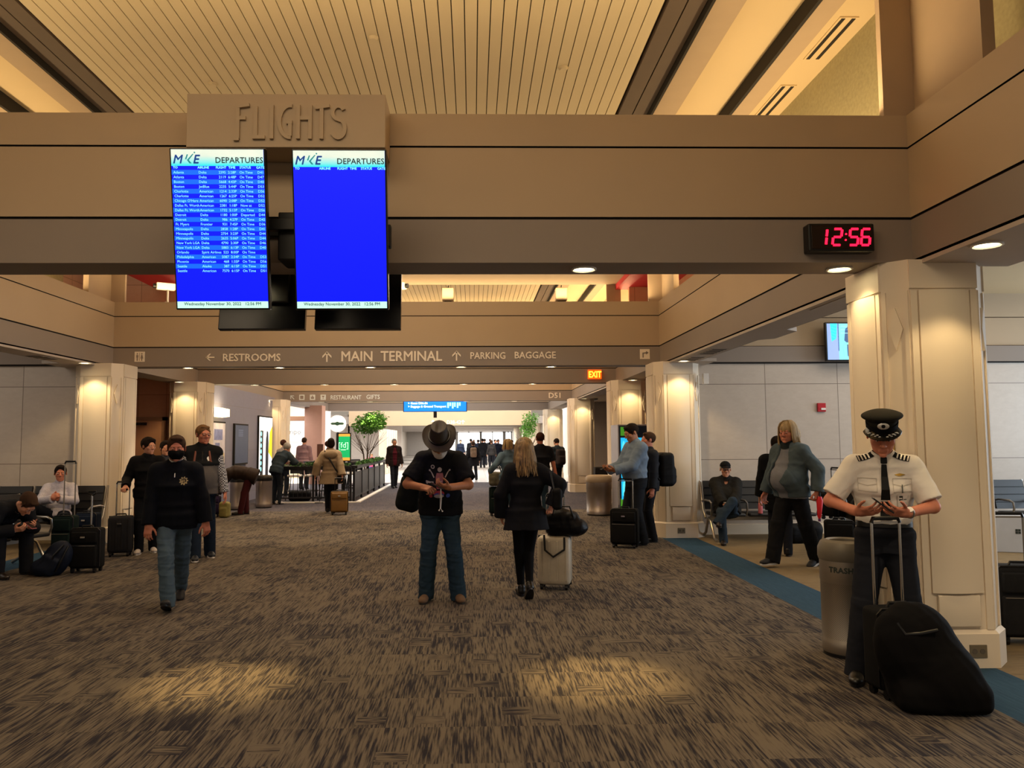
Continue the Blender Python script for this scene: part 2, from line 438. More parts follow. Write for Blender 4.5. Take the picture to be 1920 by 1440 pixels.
# link bay (flat lower ceiling) and the end walls of the vaults
slab('ceiling', VC - 5.8, VC + 5.8, -6, 5.6, 5.25, 5.35, M_plaster)
slab('ceiling', VC - 4.6, VC + 4.6, 13.4, 17.6, 5.22, 5.35, M_fascia)
for s in (1, -1):
    slab('ceiling', *sorted((VC + s * 4.6, VC + s * 5.9)), 13.4, 17.6, 5.1, 5.35, M_red)
for y in (5.5, 13.35, 17.55, 25.35):
    slab('wall_header', VC - 6, VC + 6, y, y + .1, 5.25 if y < 20 else 4.6, 6.3, M_fascia)
slab('ceiling', VC - 8, VC + 6, 25.4, 33.6, 4.65, 4.75, M_white)
# piers standing on the beams at the corners
for y, d in ((5.6, -.78), (13.4, -.78), (17.6, .78)):
    for s, xi in ((1, XR), (-1, XL)):
        mb = MB(); mb.box(*sorted((xi - s * .17, xi + s * .08)), y, y + .06, ZT, 6.05)
        mb.box(*sorted((xi + s * .07, xi + s * .16)), *sorted((y + .001, y + d)), ZT, 6.05)
        struct(mb.build('pillar', M_fascia))

# ---- side seating areas
for s, xi, xo in ((1, XR + .45, 13.0), (-1, XL - .45, -15.0)):
    a, b = sorted((xi, xo))
    nm = 'right' if s > 0 else 'left'
    slab('wall_%s' % nm, a, b, 13.2, 13.35, 0, ZB, M_tile)
    mb = MB(); mb.box(a, b, 13.14, 13.35, ZB + .02, 3.22); struct(mb.build('wall_%s' % nm, M_low))
    mb = MB(); mb.box(a, b, 13.19, 13.35, 3.235, 3.72); mb.box(a, b, 13.19, 13.35, 3.735, 4.2); struct(mb.build('wall_%s' % nm, M_beam))
    slab('baseboard_%s' % nm, a, b, 13.17, 13.3, 0, .17, M_col)
    slab('trim_3' if s > 0 else 'trim_4', a, b, 13.165, 13.25, ZB - .005, ZB + .022, M_joint)
    slab('ceiling', *sorted((xi + s * .4, xo)), -2, 13.3, 4.15, 4.25, M_plaster)
    slab('wall_%s' % nm, *sorted((xo, xo + s * .1)), 7.5, 13.3, 0, 4.2, M_tile)
# daylight window at the outer end of the right seating area
wn = struct(MB().box(12.86, 12.9, 6.4, 12.6, .9, 3.3).build('window_1', mat('daylit_pane', '#bcd6ee', .2, emit=2.0)))
mb = MB()
for y in (6.4, 8.45, 10.5, 12.55): mb.box(12.80, 12.9, y - .04, y + .04, .85, 3.35)
mb.box(12.8, 12.9, 6.36, 12.64, .82, .9); mb.box(12.8, 12.9, 6.36, 12.64, 3.3, 3.38)
mb.build('window_frame', M_steel, wn)
lamp('window_daylight', 'AREA', (12.7, 9.5, 2.1), 240, COOL, (0, math.radians(90), 0), (2.3, 6))

# ---- link bay sides (washroom lobby left, vending niche right)
slab('wall_left', -8.8, -8.7, 13.35, 17.8, 0, 6.2, M_peachside)
slab('wall_left', XL - 2.6, XL - .25, 17.3, 17.4, 0, 6.2, M_peachtile)
slab('wall_right', 4.55, 4.65, 13.35, 17.8, 0, 6.2, M_peachside)
slab('wall_right', 3.6, 4.6, 17.3, 17.4, 0, 6.2, M_peachtile)
slab('ceiling', XL - 2.6, XL - .4, 13.4, 17.5, 3.05, 3.2, M_fascia)
slab('ceiling', XR + .4, 4.6, 13.4, 17.5, 3.05, 3.2, M_fascia)
# washroom door wall: head beam with lettering, panels, door
slab('wall_left', XL - 2.4, XL - .38, 14.9, 15.05, 2.62, 3.05, mat('red_brown_header', '#8d5a47', .6, var=.04))
slab('trim_5', XL - .80, XL - .74, 14.86, 15.1, 0, 2.62, M_white)
slab('wall_left', XL - 2.4, XL - .8, 15.0, 15.1, 0, 2.62, M_peachtile)

d = struct(MB().box(-7.62, -6.86, 17.2, 17.3, 0, 2.1).build('door_1', mat('peach_door', '#c0906f', .55, var=.06, vs_=3)))
mb = MB().box(-7.7, -7.62, 17.18, 17.3, 0, 2.18).box(-6.86, -6.78, 17.18, 17.3, 0, 2.18).box(-7.7, -6.78, 17.18, 17.3, 2.1, 2.18)
mb.build('door_frame', mat('door_frame_brown', '#8c6a52', .5), d)
mb = MB().cyl((-6.93, 17.14, 1.0), (-6.93, 17.14, 1.25), .012); mb.build('door_handle', M_chrome, d)
mb = MB().box(-7.5, -7.2, 17.13, 17.2, 2.0, 2.06); mb.build('door_closer', M_joint, d)
t = text_mb('MEN', .2, M=T(-7.62, 14.88, 2.75), ext=.006, bold=.004)
tag(t.build('washroom_sign', M_white), 'raised white MEN lettering on the red brown header by the left column', 'sign')

# ---- beyond: gallery wall on the left, gate walls on the right
slab('wall_left', XL - .1, XL + .02, 17.4, 24.3, 0, 3.0, M_lilactile)
slab('wall_right', 3.75, 10, 20.9, 21.0, 0, 4.2, mat('gate_wall', '#a89a88', .6, var=.04))
slab('wall_right', 3.75, 10, 29.0, 29.1, 0, 4.2, mat('gate_wall_far', '#b3a594', .6, var=.04))
slab('trim_6', 3.75, 10, 20.85, 20.95, 2.62, 2.98, M_low)
slab('ceiling', 3.7, 10, 17.9, 29, 3.05, 3.15, M_plaster)
slab('wall_right', 9.9, 10, 17.5, 34, 0, 3.2, M_tile)
slab('wall_right', 4.3, 4.4, 30.0, 43, 0, 4.7, mat('far_white_wall', '#d6cec4', .6))

# ---- columns: octagonal piers, recessed panels, plinth, lozenges
def column(cx, cy, label):
    """square pier with chamfered corners; faces carry a raised frame round a bowed panel"""
    h, c = .385, .135
    def octo(h, c): return [(-h + c, -h), (h - c, -h), (h, -h + c), (h, h - c), (h - c, h), (-h + c, h), (-h, h - c), (-h, -h + c)]
    mb = MB(); mb.prism(octo(h, c), 'z', 0, ZB)
    mb.prism(octo(h + .03, c + .012), 'z', 0, .235); mb.ring([[(x, y, .235) for x, y in octo(h + .03, c + .012)], [(x, y, .262) for x, y in octo(h + .005, c)]], caps=False)
    for q in range(4):
        M = RZ(90 * q); k = MB()
        y = -h
        # bowed centre panel between flat stiles, from the dado block to the head
        W = .185; seg = 10
        prof = [(-W + 2 * W * i / seg, y - .016 - .030 * math.sin(PI * i / seg)) for i in range(seg + 1)]
        k.prism([(-W, y + .004)] + prof + [(W, y + .004)], 'z', .52, 2.70)
        k.box(-h + c + .004, -W - .012, y - .014, y + .004, .262, 2.70); k.box(W + .012, h - c - .004, y - .014, y + .004, .262, 2.70)
        k.box(-.15, .15, y - .028, y + .004, .285, .505, .008)
        k.box(-h + c, h - c, y - .016, y + .004, 2.715, 2.925)
        mb.add([M @ Vector(p) for p in k.v], k.f)
        # chamfer: raised stiles with a pointed head
        k = MB(); e = .5 * c * math.sqrt(2) - .006
        k.box(-e, -e + .028, -.012, .004, .262, 2.70); k.box(e - .028, e, -.012, .004, .262, 2.70)
        M2 = RZ(90 * q + 45) @ T(0, -(h - c / 2) * math.sqrt(2), 0)
        mb.add([M2 @ Vector(p) for p in k.v], k.f)
    o = mb.build('column', M_col, None, True, 25); o.location = (cx, cy, 0); struct(o)
    o['label'] = label
    for q in range(4):
        M2 = RZ(90 * q + 45) @ T(0, -(h - c / 2) * math.sqrt(2), 2.42)
        k = MB(); k.prism([(-.05, 0), (0, -.16), (.05, 0), (0, .16)], 'y', -.020, .004); k.xf(M2)
        lz = k.build('lozenge', M_col, o)
    return o
CXR, CXL = 3.45, -6.20
COLS = []
for i, y in enumerate((5.885, 13.165, 17.15, 24.4, 33.0)):
    for cx, side in ((CXR, 'right'), (CXL, 'left')):
        if (i == 0 or i == 4) and side == 'left': continue
        COLS.append(column(cx, y, 'cream column, %s on the %s side' % (('first', 'second', 'third', 'fourth', 'fifth')[i], side)))
for i, y in enumerate((46, 50, 56, 60)):
    column(CXR + .2, y, 'small cream column far down the right side')

# pink pier of the restaurant front, far beam with gate numbers, far walls
slab('pillar', -6.42, -5.76, 29.6, 30.3, 0, 3.0, mat('pink_pier', '#c79a88', .6, var=.04))
slab('beam', -7.1, 3.4, 44.5, 45.0, 3.45, 4.8, M_beam); slab('beam', -7.1, 3.4, 44.4, 45.1, 2.5, 3.45, M_beam)
slab('ceiling', -15, 6, 33.8, 44.5, 4.7, 4.8, M_white)
slab('ceiling', -8, 5, 45, 88, 2.62, 3.05, mat('far_ceiling', '#b5aeaa', .7))
slab('wall_left', -15, -14.9, 26, 45, 0, 4.7, M_white)
slab('wall_far', -9, -4.2, 46.0, 46.2, 0, 3.2, mat('far_grey_wall', '#c2bab4', .6))
slab('wall_far', -9, 6, 86, 86.2, 0, 3.2, mat('far_end_wall', '#b3ada8', .7))
slab('wall_left', -7.4, -7.3, 46, 86, 0, 3.2, mat('far_side_wall', '#c4baae', .6))
slab('wall_right', 4.4, 4.5, 43, 86, 0, 3.2, mat('far_side_wall', '#c4baae', .6))
M_daypane = mat('bright_pane', '#fdfbf4', .3, emit=3.2)
for i, (x0, x1) in enumerate(((-1.6, .8), (1.05, 3.4), (3.7, 4.3), (-4.0, -1.9))):
    w = struct(MB().box(x0, x1, 85.9, 86.0, .5, 2.5).build('window_%d' % (i + 2), M_daypane))
    mb = MB().box(x0 - .06, x0, 85.85, 86, .4, 2.6).box(x1, x1 + .06, 85.85, 86, .4, 2.6).box((x0 + x1) / 2 - .04, (x0 + x1) / 2 + .04, 85.85, 86, .4, 2.6)
    mb.build('window_frame', M_joint, w)

# ---- downlights in the soffits
M_lens = mat('lamp_lens', '#fff0cf', .3, emit=9.0)
def downlight(x, y, z, e, label, spot=62, blend=.6, color=WARM, rot=None, grp=None):
    r = empty('downlight', (x, y, z)); tag(r, label, 'downlight', grp)
    MB().lathe([(.075, 0), (.095, 0), (.098, -.012), (.085, -.014), (.075, -.004)], n=24).build('trim_ring', M_white, r, True)
    MB().lathe([(0, -.001), (.074, -.001), (.074, -.004), (0, -.004)], n=20).build('lens', M_lens, r)
    lamp('downlight_beam', 'SPOT', (x, y, z - .03), e, color, rot, None, spot, blend, .035)
n1 = ('in the near beam soffit, far left one', 'in the near beam soffit left of the screens', 'in the near beam soffit behind the screens', 'in the near beam soffit right of the screens')
for i, x in enumerate((-4.2, -1.72, .86)):
    downlight(x, 5.8, ZB, 760, 'round recessed downlight ' + n1[i + 1], 26, 1.0, (1, .66, .24), (math.radians(-9), 0, 0))
downlight(2.84, 5.80, ZB, 17, 'round recessed downlight beside the near right column under the clock', 110, .35, AMBER)
downlight(3.42, 4.95, ZB - .03, 27, 'round recessed downlight in the side soffit in front of the near column', 110, .35, AMBER)
downlight(3.42, 3.2, ZB - .03, 100, 'added recessed downlight out of view in the side soffit nearest the camera', 125, .6, WARM)  # out-of-view downlight added to brighten the lower column and the pilot
for bi, (y, e) in enumerate(((13.6, 95), (17.75, 120), (25.6, 120))):
    for x in (-5.0, -3.4, -1.8, -.2, 1.4):
        downlight(x, y, ZB, e, ['round downlight in the sign beam soffit', 'round downlight in the dark third beam soffit', 'round downlight in the restaurant sign beam soffit'][bi], 75, .7, WARM, None, 'downlights of one far beam soffit')
for (cx, cy, side) in ((CXR, 13.165, 'second right'), (CXL, 13.165, 'second left'), (CXR, 17.15, 'third right'), (CXL, 17.15, 'third left'), (CXR, 24.4, 'fourth right'), (CXL, 24.4, 'fourth left'), (CXR, 33.0, 'fifth right')):
    downlight(cx, cy - .385 - .38, ZB - .03, 38, 'downlight washing the front of the %s column' % side, 115, .35, AMBER)
# ------------------------------------------------------------------ distance-field modelling for bodies, clothes and soft bags
def V3(*a): return np.array(a if len(a) == 3 else a[0], float)
def unit(v):
    v = np.asarray(v, float); n = np.linalg.norm(v); return v / n if n > 1e-9 else np.array([0, 0, 1.0])
def cone(a, b, r1, r2, k=.02): return ('c', V3(a), V3(b), r1, r2, k)
def ell(c, r, R=None, k=.02): return ('e', V3(c), V3(r), np.eye(3) if R is None else R, k)
def sub(c, r, R=None, k=.01): return ('s', V3(c), V3(r), np.eye(3) if R is None else R, k)
def sec(a, b, u, ra, rb, k=.03):
    """elliptic section from a to b, flat ended; u = lateral axis; ra, rb = (lateral, depth) radii"""
    return ('x', V3(a), V3(b), V3(u), ra, rb, k)
def rbox(c, h, R=None, r=.01, k=.02): return ('b', V3(c), V3(h), np.eye(3) if R is None else R, r, k)
def cut(p, n): return ('p', V3(p), unit(n))
def wrinkle(P, seed, f):
    rs = np.random.RandomState(seed); out = 0
    for i in range(5):
        k = rs.normal(size=3) * f * (1, 1, .75); k2 = rs.normal(size=3) * f * .5
        ph = P @ k + 1.8 * np.sin(P @ k2 + rs.rand() * 6) + rs.rand() * 6
        out = out + .6 * np.sin(ph) + .9 * (np.abs(np.sin(ph * .9 + 1.1 + .8 * np.sin(P @ (k2 * 2.1)))) - .64)
    return out / 5
def field(prims, h, pad=.03, folds=0.0, seed=1, ff=22.0):
    lo = np.full(3, 9.0); hi = -lo; bbs = []
    for p in prims:
        t = p[0]
        if t == 'c': r = max(p[3], p[4]); a = np.minimum(p[1], p[2]) - r; b = np.maximum(p[1], p[2]) + r
        elif t in 'es':
            e = np.abs(p[3]) @ p[2]; a = p[1] - e; b = p[1] + e
        elif t == 'x': r = max(max(p[4]), max(p[5])); a = np.minimum(p[1], p[2]) - r; b = np.maximum(p[1], p[2]) + r
        elif t == 'b': e = np.abs(p[3]) @ (p[2]) + p[4]; a = p[1] - e; b = p[1] + e
        else: bbs.append(None); continue
        bbs.append((a, b))
        if t != 's': lo = np.minimum(lo, a); hi = np.maximum(hi, b)
    lo -= pad; hi += pad
    n = np.ceil((hi - lo) / h).astype(int) + 1
    F = np.full(n, .5)
    ax = [lo[i] + h * np.arange(n[i]) for i in range(3)]
    for p, bb in zip(prims, bbs):
        t = p[0]
        if t == 'p':
            d = (ax[0][:, None, None] - p[1][0]) * p[2][0] + (ax[1][None, :, None] - p[1][1]) * p[2][1] + (ax[2][None, None, :] - p[1][2]) * p[2][2]
            F = np.maximum(F, d); continue
        k = p[-1]; m = k + 3 * h
        i0 = np.maximum(((bb[0] - m - lo) / h).astype(int), 0); i1 = np.minimum(np.ceil((bb[1] + m - lo) / h).astype(int) + 1, n)
        if (i1 <= i0).any(): continue
        sl = tuple(slice(a, b) for a, b in zip(i0, i1))
        P = np.stack(np.meshgrid(*[ax[i][sl[i]] for i in range(3)], indexing='ij'), -1)
        if t == 'c':
            ba = p[2] - p[1]; L2 = max(ba @ ba, 1e-9); q = P - p[1]
            tt = np.clip(q @ ba / L2, 0, 1)
            d = np.linalg.norm(q - tt[..., None] * ba, axis=-1) - (p[3] + (p[4] - p[3]) * tt)
        elif t in 'es':
            q = (P - p[1]) @ p[3]
            k0 = np.linalg.norm(q / p[2], axis=-1); k1 = np.linalg.norm(q / p[2] ** 2, axis=-1) + 1e-9
            d = k0 * (k0 - 1) / k1
        elif t == 'x':
            ba = p[2] - p[1]; L = np.linalg.norm(ba); w = ba / L; u = unit(p[3] - w * (p[3] @ w)); v = np.cross(w, u)
            q = P - p[1]; s = q @ w; tt = np.clip(s / L, 0, 1)
            ru = p[4][0] + (p[5][0] - p[4][0]) * tt; rv = p[4][1] + (p[5][1] - p[4][1]) * tt
            qu, qv = q @ u, q @ v
            k0 = np.sqrt((qu / ru) ** 2 + (qv / rv) ** 2); k1 = np.sqrt((qu / ru ** 2) ** 2 + (qv / rv ** 2) ** 2) + 1e-9
            ds = np.where(k0 > .2, k0 * (k0 - 1) / k1, -np.minimum(ru, rv) * .8)
            e = np.maximum(-s, s - L)
            d = np.where(e > 0, np.sqrt(np.maximum(ds, 0) ** 2 + e ** 2), np.maximum(ds, e))
        else:
            q = np.abs((P - p[1]) @ p[3]) - (p[2] - p[4])
            d = np.linalg.norm(np.maximum(q, 0), axis=-1) + np.minimum(q.max(-1), 0) - p[4]
        G = F[sl]
        if t == 's':
            d = -d; hh = np.clip(.5 - .5 * (G - d) / k, 0, 1); F[sl] = G * (1 - hh) + d * hh + k * hh * (1 - hh)
        elif k <= 1e-4: F[sl] = np.minimum(G, d)
        else:
            hh = np.clip(.5 + .5 * (d - G) / k, 0, 1); F[sl] = d * (1 - hh) + G * hh - k * hh * (1 - hh)
    if folds:
        I = np.argwhere(np.abs(F) < 3 * h + folds * 2)
        if len(I):
            P = lo + I * h
            F[I[:, 0], I[:, 1], I[:, 2]] += folds * wrinkle(P, seed, ff)
    return F, lo
def nets(F, lo, h):
    """surface nets: quads over the zero level"""
    B = F < 0; nx, ny, nz = F.shape
    C = np.zeros((nx - 1, ny - 1, nz - 1), int)
    for dx in (0, 1):
        for dy in (0, 1):
            for dz in (0, 1): C += B[dx:nx - 1 + dx, dy:ny - 1 + dy, dz:nz - 1 + dz]
    act = (C > 0) & (C < 8)
    idx = np.full(act.shape, -1); cells = np.argwhere(act); idx[act] = np.arange(len(cells))
    S = np.zeros((len(cells), 3)); W = np.zeros(len(cells))
    cr = [(a, b, c) for a in (0, 1) for b in (0, 1) for c in (0, 1)]
    for i, a in enumerate(cr):
        for b in cr[i + 1:]:
            if sum(abs(p - q) for p, q in zip(a, b)) != 1: continue
            fa = F[cells[:, 0] + a[0], cells[:, 1] + a[1], cells[:, 2] + a[2]]; fb = F[cells[:, 0] + b[0], cells[:, 1] + b[1], cells[:, 2] + b[2]]
            m = (fa < 0) != (fb < 0); t = np.where(m, fa / np.where(m, fa - fb, 1), 0)
            S += m[:, None] * (np.array(a) + t[:, None] * (np.array(b) - np.array(a))); W += m
    v = lo + (cells + S / W[:, None]) * h
    faces = []
    for axn in range(3):
        o1, o2 = [(1, 2), (2, 0), (0, 1)][axn]
        sl0 = [slice(None)] * 3; sl1 = [slice(None)] * 3; sl0[axn] = slice(0, -1); sl1[axn] = slice(1, None)
        for s in (sl0, sl1):
            for o in (o1, o2): s[o] = slice(1, -1)
        a, b = B[tuple(sl0)], B[tuple(sl1)]
        E = np.argwhere(a != b); flip = a[tuple(E.T)]
        E = E.copy(); E[:, o1] += 1; E[:, o2] += 1
        def cell(d1, d2):
            q = E.copy(); q[:, o1] -= d1; q[:, o2] -= d2; return idx[tuple(q.T)]
        q = np.stack([cell(1, 1), cell(0, 1), cell(0, 0), cell(1, 0)], 1)
        q[~flip] = q[~flip][:, ::-1]; faces.append(q)
    return v, np.concatenate(faces)
def soft(name, prims, h, mats, parent=None, folds=0.0, seed=1, ff=22.0, colour=None):
    F, lo = field(prims, h, folds=folds, seed=seed, ff=ff)
    v, f = nets(F, lo, h)
    me = bpy.data.meshes.new(name)
    me.vertices.add(len(v)); me.vertices.foreach_set('co', v.ravel())
    me.loops.add(f.size); me.loops.foreach_set('vertex_index', f.ravel())
    me.polygons.add(len(f)); me.polygons.foreach_set('loop_start', np.arange(0, f.size, 4)); me.polygons.foreach_set('loop_total', np.full(len(f), 4))
    mats = mats if isinstance(mats, (list, tuple)) else [mats]
    for m in mats: me.materials.append(m)
    if colour is not None:
        c = v[f].mean(1); me.polygons.foreach_set('material_index', np.asarray(colour(c)).astype(np.int32))
    me.update(calc_edges=True); me.validate()
    me.polygons.foreach_set('use_smooth', [True] * len(me.polygons))
    o = bpy.data.objects.new(name, me); COL.objects.link(o)
    if parent: o.parent = parent
    return o

# ------------------------------------------------------------------ people
def rotm(yaw=0, pitch=0, roll=0):
    """yaw about z (deg, + turns to the figure's own right/-x), pitch + looks down, roll"""
    return np.array((Matrix.Rotation(math.radians(yaw), 3, 'Z') @ Matrix.Rotation(math.radians(pitch), 3, 'X') @ Matrix.Rotation(math.radians(roll), 3, 'Y')))
def ik(a, c, l1, l2, pole):
    d = c - a; D = np.linalg.norm(d)
    if D > (l1 + l2) * .998: c = a + d / D * (l1 + l2) * .998; d = c - a; D = np.linalg.norm(d)
    w = d / D; x = (l1 * l1 - l2 * l2 + D * D) / (2 * D); hgt = math.sqrt(max(l1 * l1 - x * x, 1e-8))
    p = unit(np.asarray(pole, float) - w * (np.asarray(pole, float) @ w))
    return a + w * x + p * hgt, c
def hand_prims(wr, fw, nm, side, s=1.0, curl=(25, 35, 20), spread=1.0, thumb=0.0, thick=1.0):
    """wr wrist, fw direction of the fingers, nm palm normal (out of the palm), side: +1 = thumb towards cross(fw,nm)"""
    fw = unit(fw); nm = unit(nm - fw * (np.asarray(nm) @ fw)); la = np.cross(fw, nm) * side      # la: towards the thumb
    R = np.stack([la, fw, nm], 1); P = []
    pc = wr + fw * .048 * s
    P.append(rbox(pc, (.040 * s, .050 * s, .014 * s), R, .013 * s, .016))
    P.append(ell(wr + fw * .035 * s + la * .024 * s + nm * .006 * s, (.018 * s, .032 * s, .016 * s), R, .012))
    for i, (o, L, sp) in enumerate(((.031, .078, 6), (.010, .088, 1), (-.012, .081, -3), (-.031, .062, -9))):
        b = wr + (fw * (.092 - (.006 if i in (0, 3) else 0)) + la * o) * s
        ang = 0.0; lat = math.radians(sp * spread); p = b; r = (.0092 - .0006 * (i == 3)) * s * thick
        for j, (fr, cu) in enumerate(zip((.46, .30, .24), curl)):
            ang += math.radians(cu * (1 + .10 * i))
            d = (fw * math.cos(ang) + nm * math.sin(ang)) * math.cos(lat) + la * math.sin(lat)
            q = p + d * L * fr * s
            P.append(cone(p, q, r, r * .92, .0035 if j else .008)); p = q; r *= .92
    b = wr + (fw * .022 + la * .030 + nm * .004) * s
    d = unit(fw * .62 + la * .70 + nm * (.25 + thumb)); q = b + d * .040 * s; P.append(cone(b, q, .0135 * s, .0112 * s * thick, .010))
    d = unit(fw * .85 + la * (.42 - .5 * thumb) + nm * (.30 + thumb)); q2 = q + d * .033 * s; P.append(cone(q, q2, .0108 * s * thick, .0100 * s * thick, .004))
    d = unit(fw * .90 + la * (.20 - .6 * thumb) + nm * (.28 + thumb)); P.append(cone(q2, q2 + d * .026 * s, .0098 * s * thick, .0080 * s, .004))
    return P
def head_prims(c, R, s=1.0, fat=0.0, beard=0.0):
    def p(x, y, z): return c + R @ (np.array([x, y, z]) * s)
    f = fat
    P = [ell(p(0, .018, .036), (.0765 * s, .097 * s, .084 * s), R, .02), ell(p(0, -.028, -.026), ((.064 + f * .010) * s, .064 * s, .086 * s), R, .02),
         ell(p(0, -.036, -.078), ((.049 + f * .014) * s, .050 * s, .040 * s), R, .02), cone(p(-.036, -.078, .024), p(.036, -.078, .024), .0135 * s, .0135 * s, .014),
         cone(p(0, -.088, .012), p(0, -.112, -.026), .0085 * s, .0125 * s, .008), cone(p(-.012, -.102, -.032), p(.012, -.102, -.032), .0095 * s, .0095 * s, .006),
         ell(p(.044, -.062, -.022), (.022 * s,) * 3, R, .018), ell(p(-.044, -.062, -.022), (.022 * s,) * 3, R, .018),
         ell(p(0, -.082, -.102), ((.020 + f * .004) * s, .018 * s, .016 * s), R, .016)]
    for x in (-1, 1): P.append(sub(p(.031 * x, -.1005, .004), (.017 * s, .016 * s, .0125 * s), R, .010))
    P += [cone(p(-.021, -.090, -.0645), p(.021, -.090, -.0645), .0062 * s, .0062 * s, .004), cone(p(-.018, -.089, -.0755), p(.018, -.089, -.0755), .0072 * s, .0072 * s, .004)]
    for x in (-1, 1):
        P.append(ell(p(.079 * x, .012, -.004), (.009 * s, .021 * s, .033 * s), R @ np.array(Matrix.Rotation(.35 * x, 3, 'Z')), .006))
        P.append(sub(p(.089 * x, .008, .000), (.006 * s, .010 * s, .017 * s), R, .004))
        P.append(ell(p(.031 * x, -.0835, .004), (.0158 * s, .0145 * s, .0112 * s), R, .003))
    return P
M_eye = mat('eye_dark', '#1d1613', .25)
M_eyew = mat('eye_white', '#d8cfc4', .35)
_SK = {'light': '#c98f72', 'ruddy': '#c07a60', 'tan': '#a9714f', 'pale': '#d3a184', 'brown': '#6b4430'}
def skin(k): return mat('skin_' + k, _SK[k], .55, var=.07, vs_=9, bump=.08, bs=160, spec=.3)
def cloth(name, col, bump=.25, bs=260, var=.10, rough=.85, vs_=14):
    return mat(name, col, rough, 0, var, vs_, bump, bs, spec=.12)

